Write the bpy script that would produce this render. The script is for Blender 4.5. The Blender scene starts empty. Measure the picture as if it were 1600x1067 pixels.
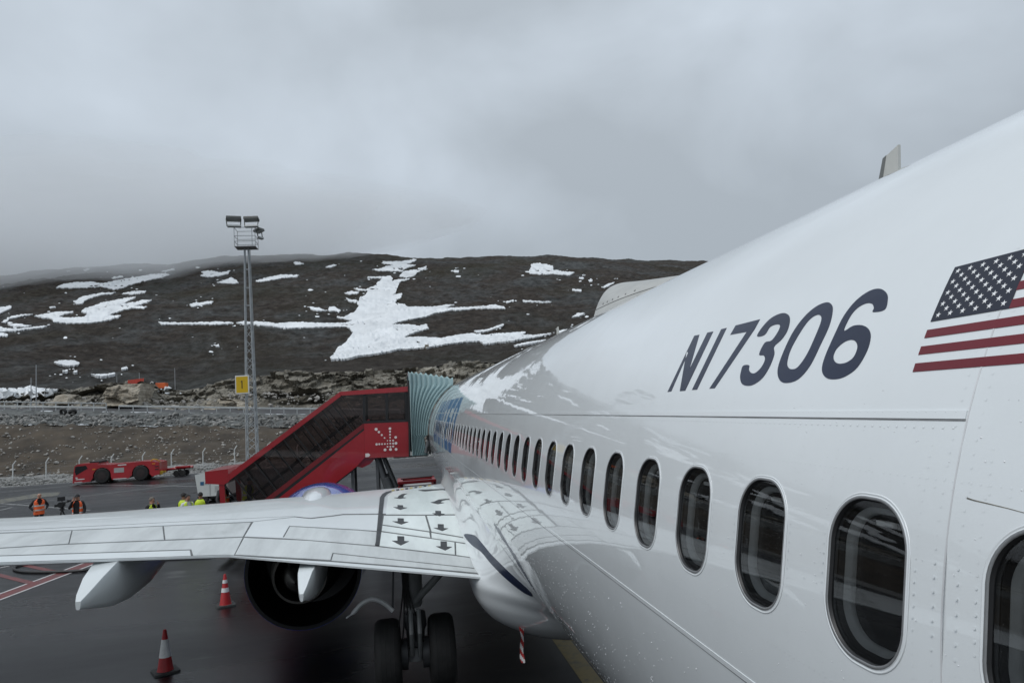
import bpy, bmesh, math, random
import numpy as np
from mathutils import Vector, Matrix, noise
from mathutils.bvhtree import BVHTree
from mathutils.geometry import delaunay_2d_cdt
random.seed(7); np.random.seed(7)
scene = bpy.context.scene
COL = scene.collection
R = math.radians

# ------------------------------------------------------------------ camera
W, H, FPX = 1600., 1067., 1109.
YAW, PITCH, ROLL = .1693, .0897, R(3.5)
CAM = np.array([-2.9604, 0., .8066])
GZ = -3.64                                   # apron level
_f = np.array([math.sin(YAW)*math.cos(PITCH), math.cos(YAW)*math.cos(PITCH), math.sin(PITCH)])
_r = np.array([math.cos(YAW), -math.sin(YAW), 0.]); _u = np.cross(_r, _f)
CR = math.cos(ROLL)*_r - math.sin(ROLL)*_u; CU = math.sin(ROLL)*_r + math.cos(ROLL)*_u; CF = _f
cd = bpy.data.cameras.new('camera'); cam = bpy.data.objects.new('camera', cd); COL.objects.link(cam)
cd.sensor_width = 36.; cd.lens = FPX/W*36.; cd.clip_start = .05; cd.clip_end = 6000
M = Matrix(((CR[0], CU[0], -CF[0], CAM[0]), (CR[1], CU[1], -CF[1], CAM[1]), (CR[2], CU[2], -CF[2], CAM[2]), (0, 0, 0, 1)))
cam.matrix_world = M
scene.camera = cam

# ------------------------------------------------------------------ sky, sun, exposure
SUN_EL, SUN_AZ = R(52), R(-120)              # azimuth clockwise from +Y
world = bpy.data.worlds.new('World'); scene.world = world; world.use_nodes = True
nt = world.node_tree; nt.nodes.clear()
def wn(t, **k):
    n = nt.nodes.new(t)
    for a, b in k.items(): setattr(n, a, b)
    return n
out = wn('ShaderNodeOutputWorld'); bg = wn('ShaderNodeBackground'); bg.inputs['Strength'].default_value = .1
sky = wn('ShaderNodeTexSky'); sky.sky_type = 'NISHITA'; sky.sun_disc = False
sky.sun_elevation = SUN_EL; sky.sun_rotation = SUN_AZ
tc = wn('ShaderNodeTexCoord'); mp = wn('ShaderNodeMapping'); mp.inputs['Scale'].default_value = (1., 1., 1.35)
mp.inputs['Location'].default_value = (.4, 4.4, 2.2)
n1 = wn('ShaderNodeTexNoise'); n1.inputs['Scale'].default_value = 2.4; n1.inputs['Detail'].default_value = 5.; n1.inputs['Roughness'].default_value = .48; n1.inputs['Distortion'].default_value = .35
n2 = wn('ShaderNodeTexNoise'); n2.inputs['Scale'].default_value = 4.6; n2.inputs['Detail'].default_value = 4.; n2.inputs['Roughness'].default_value = .45
mx = wn('ShaderNodeMath', operation='MULTIPLY_ADD'); mx.inputs[1].default_value = .32
ramp = wn('ShaderNodeValToRGB')
ramp.color_ramp.elements[0].position = .53; ramp.color_ramp.elements[0].color = (3.65, 4.08, 4.50, 1)
ramp.color_ramp.elements[1].position = .84; ramp.color_ramp.elements[1].color = (5.05, 5.65, 6.30, 1)
sep = wn('ShaderNodeSeparateXYZ'); el = wn('ShaderNodeMapRange'); el.inputs['From Min'].default_value = 0.; el.inputs['From Max'].default_value = 1.
el.inputs['To Min'].default_value = .93; el.inputs['To Max'].default_value = 1.45
cmul = wn('ShaderNodeMixRGB', blend_type='MULTIPLY'); cmul.inputs[0].default_value = 1.
mix = wn('ShaderNodeMixRGB'); mix.inputs[0].default_value = .95
L = nt.links.new
L(tc.outputs['Generated'], mp.inputs['Vector']); L(mp.outputs[0], n1.inputs['Vector']); L(mp.outputs[0], n2.inputs['Vector'])
L(n2.outputs['Fac'], mx.inputs[0]); L(n1.outputs['Fac'], mx.inputs[2]); L(mx.outputs[0], ramp.inputs[0])
L(tc.outputs['Generated'], sep.inputs[0]); L(sep.outputs['Z'], el.inputs['Value'])
L(ramp.outputs[0], cmul.inputs[1]); L(el.outputs[0], cmul.inputs[2])
L(sky.outputs[0], mix.inputs[1]); L(cmul.outputs[0], mix.inputs[2]); L(mix.outputs[0], bg.inputs[0]); L(bg.outputs[0], out.inputs[0])
sd = bpy.data.lights.new('sun', 'SUN'); sd.energy = 1.25; sd.angle = R(40); sd.color = (1., .985, .96)
sun = bpy.data.objects.new('sun', sd); COL.objects.link(sun)
sv = Vector((math.sin(SUN_AZ)*math.cos(SUN_EL), math.cos(SUN_AZ)*math.cos(SUN_EL), math.sin(SUN_EL)))
sun.rotation_euler = sv.to_track_quat('Z', 'Y').to_euler(); sun.location = (0, 0, 60)
vs = scene.view_settings; vs.view_transform = 'Standard'; vs.look = 'None'; vs.exposure = .12; vs.gamma = 1.
scene.render.engine = 'CYCLES'

# ------------------------------------------------------------------ pixel helpers: a pixel gives a direction only
def ray(x, y): return CF + CR*(x-W/2)/FPX - CU*(y-H/2)/FPX
def onz(x, y, z): d = ray(x, y); return CAM + d*(z-CAM[2])/d[2]
def ony(x, y, Y): d = ray(x, y); return CAM + d*(Y-CAM[1])/d[1]

# ------------------------------------------------------------------ materials
MATS = {}
def mat(name, col, rough=.5, metal=0., var=0., vscale=8., bump=0., bscale=40., coat=0., spec=.5, col2=None, vdetail=5., stretch=None, vlow=.35, vhigh=.65, coords='Object', rvar=0.):
    if name in MATS: return MATS[name]
    m = bpy.data.materials.new(name); m.use_nodes = True; t = m.node_tree; p = t.nodes['Principled BSDF']
    p.inputs['Base Color'].default_value = (*col, 1); p.inputs['Roughness'].default_value = rough; p.inputs['Metallic'].default_value = metal
    p.inputs['Specular IOR Level'].default_value = spec
    p.inputs['Coat Weight'].default_value = coat; p.inputs['Coat Roughness'].default_value = .03
    if var or bump or col2 or rvar:
        c = t.nodes.new('ShaderNodeTexCoord'); mp = t.nodes.new('ShaderNodeMapping')
        if stretch: mp.inputs['Scale'].default_value = stretch
        t.links.new(c.outputs[coords], mp.inputs[0])
        if var or col2 or rvar:
            n = t.nodes.new('ShaderNodeTexNoise'); n.inputs['Scale'].default_value = vscale; n.inputs['Detail'].default_value = vdetail; n.inputs['Roughness'].default_value = .62
            t.links.new(mp.outputs[0], n.inputs['Vector'])
            r = t.nodes.new('ShaderNodeValToRGB'); r.color_ramp.elements[0].position = vlow; r.color_ramp.elements[1].position = vhigh
            a = col if col2 else tuple(min(1, v*(1-var)) for v in col); b = col2 if col2 else tuple(min(1, v*(1+var)) for v in col)
            r.color_ramp.elements[0].color = (*a, 1); r.color_ramp.elements[1].color = (*b, 1)
            t.links.new(n.outputs['Fac'], r.inputs[0])
            if var or col2: t.links.new(r.outputs[0], p.inputs['Base Color'])
            if rvar:
                q = t.nodes.new('ShaderNodeMapRange'); q.inputs['From Min'].default_value = .35; q.inputs['From Max'].default_value = .65
                q.inputs['To Min'].default_value = rough-rvar; q.inputs['To Max'].default_value = rough+rvar
                t.links.new(n.outputs['Fac'], q.inputs[0]); t.links.new(q.outputs[0], p.inputs['Roughness'])
        if bump:
            n = t.nodes.new('ShaderNodeTexNoise'); n.inputs['Scale'].default_value = bscale; n.inputs['Detail'].default_value = 4.
            t.links.new(mp.outputs[0], n.inputs['Vector'])
            b = t.nodes.new('ShaderNodeBump'); b.inputs['Strength'].default_value = bump; b.inputs['Distance'].default_value = .05
            t.links.new(n.outputs['Fac'], b.inputs['Height']); t.links.new(b.outputs[0], p.inputs['Normal'])
    MATS[name] = m; return m

def glass(name, tint, refl_rough=.02, ior=1.5):
    m = bpy.data.materials.new(name); m.use_nodes = True; t = m.node_tree; t.nodes.clear()
    o = t.nodes.new('ShaderNodeOutputMaterial'); tr = t.nodes.new('ShaderNodeBsdfTransparent'); tr.inputs[0].default_value = (*tint, 1)
    g = t.nodes.new('ShaderNodeBsdfGlossy'); g.inputs['Roughness'].default_value = refl_rough
    f = t.nodes.new('ShaderNodeFresnel'); f.inputs[0].default_value = ior; x = t.nodes.new('ShaderNodeMixShader')
    t.links.new(f.outputs[0], x.inputs[0]); t.links.new(tr.outputs[0], x.inputs[1]); t.links.new(g.outputs[0], x.inputs[2]); t.links.new(x.outputs[0], o.inputs[0])
    MATS[name] = m; return m

# ------------------------------------------------------------------ object helpers
def new_mesh(name, v, f, smooth=False):
    me = bpy.data.meshes.new(name); me.from_pydata([tuple(map(float, p)) for p in v], [], f); me.validate()
    if smooth: me.polygons.foreach_set('use_smooth', [True]*len(me.polygons))
    me.update(); return me
def link(name, me, m=None, parent=None):
    o = bpy.data.objects.new(name, me); COL.objects.link(o)
    if m is not None and me is not None and len(me.materials) == 0:
        for q in (m if isinstance(m, (list, tuple)) else [m]): me.materials.append(q)
    if parent is not None:
        o.parent = parent
        if parent.get('_w'): o.location = -parent.location          # children of this root are written in world coordinates
    return o
def thing(name, label, cat, loc=(0, 0, 0), rz=0., group=None, worldkids=False):
    o = bpy.data.objects.new(name, None); COL.objects.link(o); o.location = loc; o.rotation_euler = (0, 0, rz); o.empty_display_size = .3
    tag(o, label, cat, group)
    if worldkids: o['_w'] = 1
    return o
def tag(o, label, cat, group=None):
    o['label'] = label; o['category'] = cat
    if group: o['group'] = group
    return o
def struct(o): o['kind'] = 'structure'; return o
def stuff(o): o['kind'] = 'stuff'; return o

class MB:
    def __init__(s): s.v = []; s.f = []; s.mi = []; s.cur = 0
    def add(s, v, f):
        b = len(s.v); s.v += [tuple(map(float, p)) for p in v]; s.f += [tuple(i+b for i in q) for q in f]; s.mi += [s.cur]*len(f); return s
    def box(s, c, d, rz=0., rx=0., ry=0.):
        m = Matrix.Rotation(rz, 3, 'Z') @ Matrix.Rotation(ry, 3, 'Y') @ Matrix.Rotation(rx, 3, 'X')
        p = [Vector(c)+m @ Vector((a*d[0]/2, b*d[1]/2, e*d[2]/2)) for a in (-1, 1) for b in (-1, 1) for e in (-1, 1)]
        return s.add(p, [(0, 1, 3, 2), (4, 6, 7, 5), (0, 4, 5, 1), (2, 3, 7, 6), (0, 2, 6, 4), (1, 5, 7, 3)])
    def rbox(s, c, d, r=.03, rz=0.):
        bm = bmesh.new(); bmesh.ops.create_cube(bm, size=1.)
        for v in bm.verts: v.co = Vector((v.co.x*d[0], v.co.y*d[1], v.co.z*d[2]))
        bmesh.ops.bevel(bm, geom=list(bm.edges), offset=min(r, min(d)*.45), segments=2, profile=.7, affect='EDGES')
        bm.verts.index_update(); m = Matrix.Rotation(rz, 3, 'Z')
        s.add([Vector(c)+m @ v.co for v in bm.verts], [tuple(v.index for v in f.verts) for f in bm.faces]); bm.free(); return s
    def tube(s, pts, r, n=8, cap=True):
        pts = [Vector(p) for p in pts]; rr = r if isinstance(r, (list, tuple)) else [r]*len(pts); b = len(s.v); a0 = None
        for i, p in enumerate(pts):
            t = (pts[min(i+1, len(pts)-1)]-pts[max(i-1, 0)]).normalized()
            if a0 is None: a0 = t.orthogonal().normalized()
            a0 = (a0-t*a0.dot(t)).normalized(); c = t.cross(a0)
            s.v += [tuple(p+(a0*math.cos(2*math.pi*k/n)+c*math.sin(2*math.pi*k/n))*rr[i]) for k in range(n)]
        F = []
        for i in range(len(pts)-1):
            for k in range(n): F.append((b+i*n+k, b+i*n+(k+1) % n, b+(i+1)*n+(k+1) % n, b+(i+1)*n+k))
        if cap: F.append(tuple(b+k for k in range(n))[::-1]); F.append(tuple(b+(len(pts)-1)*n+k for k in range(n)))
        s.f += F; s.mi += [s.cur]*len(F); return s
    def lathe(s, prof, axis_o, axis, n=32, cap=False):
        ax = Vector(axis).normalized(); a = ax.orthogonal().normalized(); c = ax.cross(a); o = Vector(axis_o); b = len(s.v)
        for h, r in prof: s.v += [tuple(o+ax*h+(a*math.cos(2*math.pi*k/n)+c*math.sin(2*math.pi*k/n))*r) for k in range(n)]
        F = []
        for i in range(len(prof)-1):
            for k in range(n): F.append((b+i*n+k, b+i*n+(k+1) % n, b+(i+1)*n+(k+1) % n, b+(i+1)*n+k))
        if cap: F.append(tuple(b+k for k in range(n))[::-1]); F.append(tuple(b+(len(prof)-1)*n+k for k in range(n)))
        s.f += F; s.mi += [s.cur]*len(F); return s
    def prism(s, poly, fn0, fn1):
        n = len(poly); v = [fn0(*p) for p in poly]+[fn1(*p) for p in poly]
        f = [tuple(range(n))[::-1], tuple(range(n, 2*n))]+[(i, (i+1) % n, n+(i+1) % n, n+i) for i in range(n)]
        return s.add(v, f)
    def build(s, name, m, parent=None, smooth=False, recalc=True):
        me = new_mesh(name, s.v, s.f, smooth)
        if recalc:
            bm = bmesh.new(); bm.from_mesh(me); bmesh.ops.recalc_face_normals(bm, faces=bm.faces); bm.to_mesh(me); bm.free()
        ms = m if isinstance(m, (list, tuple)) else [m]
        for q in ms: me.materials.append(q)
        if len(ms) > 1 and len(me.polygons) == len(s.mi): me.polygons.foreach_set('material_index', s.mi)
        if smooth: me.polygons.foreach_set('use_smooth', [True]*len(me.polygons)); me.set_sharp_from_angle(angle=R(40))
        me.update(); return link(name, me, None, parent)

def inside(p, poly):
    x, y = p; c = False; j = len(poly)-1
    for i in range(len(poly)):
        xi, yi = poly[i]; xj, yj = poly[j]
        if (yi > y) != (yj > y) and x < (xj-xi)*(y-yi)/(yj-yi)+xi: c = not c
        j = i
    return c
def densify(poly, step, jit=0., closed=True):
    o = []
    n = len(poly)
    for i in range(n if closed else n-1):
        a = poly[i]; b = poly[(i+1) % n]; d = math.hypot(b[0]-a[0], b[1]-a[1]); k = max(1, int(d/step))
        for q in range(k):
            t = q/k; x = a[0]+(b[0]-a[0])*t; y = a[1]+(b[1]-a[1])*t
            if jit: w = noise.noise_vector(Vector((x*.35, y*.35, 3.7)))+.5*noise.noise_vector(Vector((x*.9, y*.9, 1.7))); x += w.x*jit*1.6; y += w.y*jit
            o.append((x, y))
    if not closed: o.append(tuple(poly[-1]))
    return o
def fill(poly, holes=(), step=3.):
    pts = list(poly); ed = [(i, (i+1) % len(poly)) for i in range(len(poly))]
    for h in holes:
        b = len(pts); pts += h; ed += [(b+i, b+(i+1) % len(h)) for i in range(len(h))]
    xs = [p[0] for p in poly]; ys = [p[1] for p in poly]
    x = min(xs)+step*.6; row = 0
    while x < max(xs):
        y = min(ys)+step*(.6 if row % 2 else .3)
        while y < max(ys):
            if inside((x, y), poly) and not any(inside((x, y), h) for h in holes): pts.append((x, y))
            y += step
        x += step; row += 1
    v, e, f, _, _, _ = delaunay_2d_cdt([Vector(p) for p in pts], ed, [], 0, 1e-5)
    ff = []
    for t in f:
        c = (sum(v[i].x for i in t)/len(t), sum(v[i].y for i in t)/len(t))
        if inside(c, poly) and not any(inside(c, h) for h in holes): ff.append(tuple(t))
    return [(p.x, p.y) for p in v], ff
def solidify(v, nrm, f, off, thick):
    """a sheet standing off proud of a surface, with side walls going down to it"""
    n = len(v); top = [Vector(p)+Vector(q)*off for p, q in zip(v, nrm)]; bot = [Vector(p)+Vector(q)*(off-thick) for p, q in zip(v, nrm)]
    cnt = {}
    for t in f:
        for i in range(len(t)):
            a, b = t[i], t[(i+1) % len(t)]; cnt[(a, b)] = cnt.get((a, b), 0)+1
    side = [(a, b) for (a, b) in cnt if (b, a) not in cnt]
    return [tuple(p) for p in top+bot], [tuple(t) for t in f]+[(b, a, n+a, n+b) for a, b in side]
def drape_px(name, poly, bvh, off, thick, m, parent, step=3., dens=2., jit=0., holes=(), smooth=False, dense=True):
    P2 = densify(poly, dens, jit) if dense else list(poly); HH = [densify(h, dens, jit) if dense else list(h) for h in holes]
    pv, pf = fill(P2, HH, step); v = []; nn = []; ok = []
    for (x, y) in pv:
        d = ray(x, y); h = bvh.ray_cast(Vector(CAM), Vector(d).normalized())
        if h[0] is None: ok.append(False); v.append((0, 0, 0)); nn.append((0, 0, 1))
        else:
            ok.append(True); v.append(h[0]); q = h[1] if h[1].dot(Vector(d)) < 0 else -h[1]; nn.append(q)
    pf = [t for t in pf if all(ok[i] for i in t)]
    if not pf: return None
    used = sorted({i for t in pf for i in t}); mp = {i: k for k, i in enumerate(used)}
    v = [v[i] for i in used]; nn = [nn[i] for i in used]; pf = [tuple(mp[i] for i in t) for t in pf]
    # consistent facing
    t = pf[0]; nf = (v[t[1]]-v[t[0]]).cross(v[t[2]]-v[t[0]])
    if nf.dot(nn[t[0]]) < 0: pf = [q[::-1] for q in pf]
    V, F = solidify(v, nn, pf, off, thick); me = new_mesh(name, V, F, smooth); return link(name, me, m, parent)
def strip_px(pts, w):
    """polygon round a pixel polyline, w wide (pixels; w may be a pair start, end)"""
    w0, w1 = w if isinstance(w, tuple) else (w, w); n = len(pts); a = []; b = []
    for i, p in enumerate(pts):
        q0 = pts[max(i-1, 0)]; q1 = pts[min(i+1, n-1)]; d = math.hypot(q1[0]-q0[0], q1[1]-q0[1]); nx, ny = -(q1[1]-q0[1])/d, (q1[0]-q0[0])/d
        ww = (w0+(w1-w0)*i/(n-1))/2; a.append((p[0]+nx*ww, p[1]+ny*ww)); b.append((p[0]-nx*ww, p[1]-ny*ww))
    return a+b[::-1]
def catmull(pts, k=6, closed=False):
    o = []; n = len(pts)
    for i in range(n if closed else n-1):
        p = [np.array(pts[(i+j) % n if closed else min(max(i+j, 0), n-1)], float) for j in (-1, 0, 1, 2)]
        for q in range(k):
            t = q/k; o.append(tuple(.5*((2*p[1])+(-p[0]+p[2])*t+(2*p[0]-5*p[1]+4*p[2]-p[3])*t*t+(-p[0]+3*p[1]-3*p[2]+p[3])*t**3)))
    if not closed: o.append(tuple(pts[-1]))
    return o
def bvh_of(*obs):
    v = []; f = []
    for o in obs:
        b = len(v); off = Vector(o.location)
        if o.parent is not None: off = off+Vector(o.parent.location)
        v += [p.co+off for p in o.data.vertices]; f += [tuple(i+b for i in p.vertices) for p in o.data.polygons]
    return BVHTree.FromPolygons(v, f)

# ================================================================== THE SETTING
def asphalt_mat():
    m = bpy.data.materials.new('wet_asphalt'); m.use_nodes = True; t = m.node_tree; p = t.nodes['Principled BSDF']; N = t.nodes.new; K = t.links.new
    c = N('ShaderNodeTexCoord')
    a = N('ShaderNodeTexNoise'); a.inputs['Scale'].default_value = .16; a.inputs['Detail'].default_value = 6; a.inputs['Roughness'].default_value = .6
    mp = N('ShaderNodeMapping'); mp.inputs['Scale'].default_value = (.35, 1., 1.); mp.inputs['Rotation'].default_value = (0, 0, R(12)); K(c.outputs['Object'], mp.inputs[0]); K(mp.outputs[0], a.inputs['Vector'])
    b = N('ShaderNodeTexNoise'); b.inputs['Scale'].default_value = 55.; b.inputs['Detail'].default_value = 3; K(c.outputs['Object'], b.inputs['Vector'])
    r = N('ShaderNodeValToRGB'); r.color_ramp.elements[0].position = .36; r.color_ramp.elements[1].position = .66
    r.color_ramp.elements[0].color = (.006, .006, .007, 1); r.color_ramp.elements[1].color = (.017, .017, .0185, 1); K(a.outputs['Fac'], r.inputs[0])
    x = N('ShaderNodeMixRGB'); x.blend_type = 'MULTIPLY'; x.inputs[0].default_value = .6; K(r.outputs[0], x.inputs[1])
    r2 = N('ShaderNodeValToRGB'); r2.color_ramp.elements[0].color = (.6, .6, .6, 1); r2.color_ramp.elements[1].color = (1.35, 1.35, 1.35, 1); K(b.outputs['Fac'], r2.inputs[0]); K(r2.outputs[0], x.inputs[2])
    # pale dried de-icing scum with a shape of its own
    d = N('ShaderNodeTexNoise'); d.inputs['Scale'].default_value = .9; d.inputs['Detail'].default_value = 8; d.inputs['Roughness'].default_value = .72; d.inputs['Distortion'].default_value = .8
    mp2 = N('ShaderNodeMapping'); mp2.inputs['Scale'].default_value = (.5, 1.3, 1.); K(c.outputs['Object'], mp2.inputs[0]); K(mp2.outputs[0], d.inputs['Vector'])
    r3 = N('ShaderNodeValToRGB'); r3.color_ramp.elements[0].position = .615; r3.color_ramp.elements[1].position = .70; r3.color_ramp.elements[0].color = (0, 0, 0, 1); r3.color_ramp.elements[1].color = (.32, .32, .32, 1); K(d.outputs['Fac'], r3.inputs[0])
    y = N('ShaderNodeMixRGB'); K(r3.outputs[0], y.inputs[0]); K(x.outputs[0], y.inputs[1]); y.inputs[2].default_value = (.16, .165, .16, 1); K(y.outputs[0], p.inputs['Base Color'])
    q = N('ShaderNodeMapRange'); q.inputs['From Min'].default_value = .35; q.inputs['From Max'].default_value = .65; q.inputs['To Min'].default_value = .22; q.inputs['To Max'].default_value = .52; K(a.outputs['Fac'], q.inputs[0]); K(q.outputs[0], p.inputs['Roughness'])
    u = N('ShaderNodeBump'); u.inputs['Strength'].default_value = .25; u.inputs['Distance'].default_value = .012; K(b.outputs['Fac'], u.inputs['Height']); K(u.outputs[0], p.inputs['Normal'])
    p.inputs['Specular IOR Level'].default_value = .22
    MATS['asphalt'] = m; return m
asphalt = asphalt_mat()
me = new_mesh('apron', [(-2500, -900, GZ), (2500, -900, GZ), (2500, 70, GZ), (-2500, 70, GZ)], [(0, 1, 2, 3)])
apron = struct(link('apron', me, asphalt))
me = new_mesh('ground', [(-9000, -3000, GZ-.6), (9000, -3000, GZ-.6), (9000, 9000, GZ-.6), (-9000, 9000, GZ-.6)], [(0, 1, 2, 3)])
struct(link('ground', me, mat('far_ground', (.045, .04, .035), .9, var=.3, vscale=.05)))

# painted markings, each a sheet a few millimetres above the apron
def paint(name, pts, z, m):
    me = new_mesh(name, [(p[0], p[1], GZ+z) for p in pts], [tuple(range(len(pts)))]); return link(name, me, m, apron)
def worn(name, c, thr=.5):
    m = bpy.data.materials.new(name); m.use_nodes = True; t = m.node_tree; p = t.nodes['Principled BSDF']
    p.inputs['Base Color'].default_value = (*c, 1); p.inputs['Roughness'].default_value = .45
    co = t.nodes.new('ShaderNodeTexCoord'); n = t.nodes.new('ShaderNodeTexNoise'); n.inputs['Scale'].default_value = 3.; n.inputs['Detail'].default_value = 8; n.inputs['Roughness'].default_value = .75
    t.links.new(co.outputs['Object'], n.inputs['Vector']); r = t.nodes.new('ShaderNodeValToRGB'); r.color_ramp.elements[0].position = thr-.12; r.color_ramp.elements[1].position = thr+.12
    r.color_ramp.elements[0].color = (.035, .035, .037, 1); r.color_ramp.elements[1].color = (*c, 1); t.links.new(n.outputs['Fac'], r.inputs[0]); t.links.new(r.outputs[0], p.inputs['Base Color'])
    MATS[name] = m; return m
w_white = worn('worn_white_paint', (.26, .26, .25), .46); w_red = worn('worn_red_paint', (.14, .020, .018), .38); w_yel = worn('worn_yellow_paint', (.22, .20, .11), .56); w_wht2 = worn('clean_white_paint', (.5, .48, .47), .36); w_yel_shade = worn('shaded_yellow_paint', (.17, .125, .03), .4)
def line(name, a, b, w, z, m):
    a = np.array(a[:2]); b = np.array(b[:2]); d = (b-a)/np.linalg.norm(b-a); n = np.array([-d[1], d[0]])*w/2
    return paint(name, [a+n, b+n, b-n, a-n], z, m)
def gp(x, y): return onz(x, y, GZ)
for a, b, w in [((-60, 776), (115, 757.5), .22), ((115, 757.5), (178, 757.5), .22), ((178, 757.5), (330, 760), .22), ((-40, 796), (300, 754.5), .2), ((-30, 784), (50, 790), .2), ((50, 790), (140, 797), .2), ((20, 792), (-60, 812), .2)]:
    line('white_line', gp(*a), gp(*b), w, .004+.0015*random.random(), w_white)
paint('yellow_patch', [gp(-40, 786), gp(20, 777), gp(60, 770.5), (gp(95, 768.5)), gp(90, 774), gp(40, 780), gp(-20, 790)], .008, w_yel)
a, b = gp(-40, 947), gp(150, 876)
line('red_line', a, b, .42, .004, w_red)
dd = (b-a)/np.linalg.norm(b-a); nn_ = np.array([-dd[1], dd[0], 0])
for s in (-.27, .27): line('white_edge_line', a+nn_*s, b+nn_*s, .09, .0055, w_wht2)
line('red_line', gp(-10, 896), gp(54, 912), .22, .0065, w_red); line('red_line', gp(30, 881), gp(100, 896), .22, .0068, w_red)
line('white_edge_line', gp(-10, 889), gp(40, 879), .1, .0072, w_wht2)
line('yellow_line', (-.05, -30), (-.05, 21), .32, .004, w_yel_shade)  # paint colour darkened for the shade beneath the fuselage

# terrain: heights over (tan azimuth, depth) from named lines of the place
FEAT = [  # depth, list of pixel points whose elevation is taken at that depth (None: apron level)
 (70., None), (82., None),
 (95., [(-900, 650), (0, 664), (350, 667), (700, 668), (1200, 660)]),
 (102., [(-900, 634), (0, 648), (350, 648), (700, 655), (1200, 650)]),
 (107., [(-900, 625), (0, 640.5), (160, 642.5), (400, 646), (700, 649), (1200, 645)]),
 (122., [(-900, 626), (0, 640), (160, 642), (400, 645), (700, 648), (1200, 644)]),
 (125., [(-900, 625), (0, 639.5), (160, 641.5), (400, 644), (700, 647), (1200, 642)]),
 (138., [(-900, 590), (-200, 606), (0, 615), (60, 613), (105, 611), (150, 601), (185, 596), (222, 594), (238, 603), (250, 611), (262, 616), (290, 612), (340, 597), (400, 586), (450, 583), (520, 580), (640, 578), (700, 569), (760, 566), (900, 560), (1200, 545)]),
 (178., [(-900, 590), (-200, 608), (0, 614), (105, 611), (150, 606), (222, 606), (260, 610), (290, 611), (340, 602), (400, 588), (520, 582), (640, 576), (760, 566), (900, 560), (1200, 540)]),
 (330., [(-900, 545), (-200, 560), (0, 566), (250, 562), (520, 552), (640, 545), (760, 538), (900, 530), (1200, 505)]),
 (770., [(-900, 470), (-400, 455), (-100, 438), (0, 431), (60, 424), (100, 419), (150, 415), (230, 412), (262, 415), (285, 410), (330, 402.5), (400, 400), (480, 398), (560, 396.5), (650, 401.5), (760, 400), (900, 404), (1000, 407), (1105, 408.5), (1300, 420), (1700, 470)]),
 (1000., [(-900, 500), (0, 452), (600, 420), (1105, 432), (1700, 500)]),
]
def feat_fn():
    out = []
    for Y, pts in FEAT:
        if pts is None: out.append((Y, np.array([-9., 9.]), np.array([GZ, GZ]))); continue
        q = [ony(x, y, Y) for x, y in pts]; ta = np.array([(p[0]-CAM[0])/Y for p in q]); z = np.array([p[2] for p in q]); out.append((Y, ta, z))
    return out
FF = feat_fn(); FY = np.array([f[0] for f in FF])
def base_h(ta, Y):
    ta = np.asarray(ta, float); Y = np.asarray(Y, float); Z = np.stack([np.interp(ta, f[1], f[2]) for f in FF]); k = np.clip(np.searchsorted(FY, Y, side='right')-1, 0, len(FY)-2)
    t = np.clip((Y-FY[k])/(FY[k+1]-FY[k]), 0, 1.)
    t = np.where(FY[k] == 125., t**.55, t)
    i = np.arange(len(np.ravel(Y)))
    return Z[k, i]*(1-t)+Z[k+1, i]*t
TA = np.tan(np.radians(np.concatenate([np.linspace(-68, -31, 60, endpoint=False), np.linspace(-31, 28, 760, endpoint=False), np.linspace(28, 50, 30)])))
fb = lambda p, h, l, o: noise.fractal(Vector(p), h, l, o)
def terrain(name, ys, m, disp, smooth=True, ta=TA):
    nx, ny = len(ta), len(ys); v = []
    for y in ys:
        z = base_h(ta, np.full(nx, y)); x = CAM[0]+y*ta
        for i in range(nx):
            dx, dy, dz = disp(x[i], y, z[i]); v.append((x[i]+dx, y+dy, z[i]+dz))
    f = [(j*nx+i, j*nx+i+1, (j+1)*nx+i+1, (j+1)*nx+i) for j in range(ny-1) for i in range(nx-1)]
    return struct(link(name, new_mesh(name, v, f, smooth), m))
def d_flat(a, s, edge=None):
    def g(x, y, z): return 0, 0, a*fb((x/s, y/s, .3), .9, 2.1, 4)*min(1, max(0, (y-70.)/3))
    return g
gravel_m = mat('gravel', (.10, .10, .097), .85, col2=(.27, .27, .26), vscale=3.2, vdetail=9., bump=1., bscale=2.5)
earth_m = mat('brown_earth', (.026, .021, .016), .95, col2=(.085, .066, .046), vscale=.32, vdetail=12., bump=1., bscale=1.6, vlow=.3, vhigh=.7)
bank_m = mat('crushed_rock', (.045, .048, .046), .9, col2=(.13, .135, .13), vscale=.9, vdetail=9., bump=1., bscale=1.5)
TC = TA[::2]
terrain('gravel_strip', np.linspace(70.02, 82.6, 14), gravel_m, d_flat(.12, 2.))
terrain('embankment', np.linspace(82, 95.5, 26), earth_m, d_flat(.30, 2.4))
terrain('boulder_bank', np.linspace(95, 107, 16), bank_m, d_flat(.3, 1.6))
terrain('road', np.linspace(107, 125.2, 5), mat('road_asphalt', (.06, .06, .062), .8, var=.25, vscale=.5), lambda x, y, z: (0, 0, 0), ta=TC)
def d_rock(x, y, z):
    w = min(1, max(0, (y-125.)/2.5))*min(1, max(0, (178-y)/12))
    q = Vector((x/9.+z*.12, y/9., z/5.)); d, pts = noise.voronoi(q, distance_metric='DISTANCE', exponent=2.5); c = noise.cell(pts[0]*3.1)
    q2 = Vector((x/2.6+z*.3, y/3., z/1.3)); d2, pts2 = noise.voronoi(q2, distance_metric='DISTANCE', exponent=2.5); c2 = noise.cell(pts2[0]*5.3)
    a = noise.fractal(Vector((x/2.2, y/2.2, z/1.2)), .7, 2.2, 5)
    return (.5*a*w, (-2.2*(c-.5)-.9*(c2-.5)-.5*a)*w, (.7*(c-.5)+.45*(c2-.5)+.35*a)*w)
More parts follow.
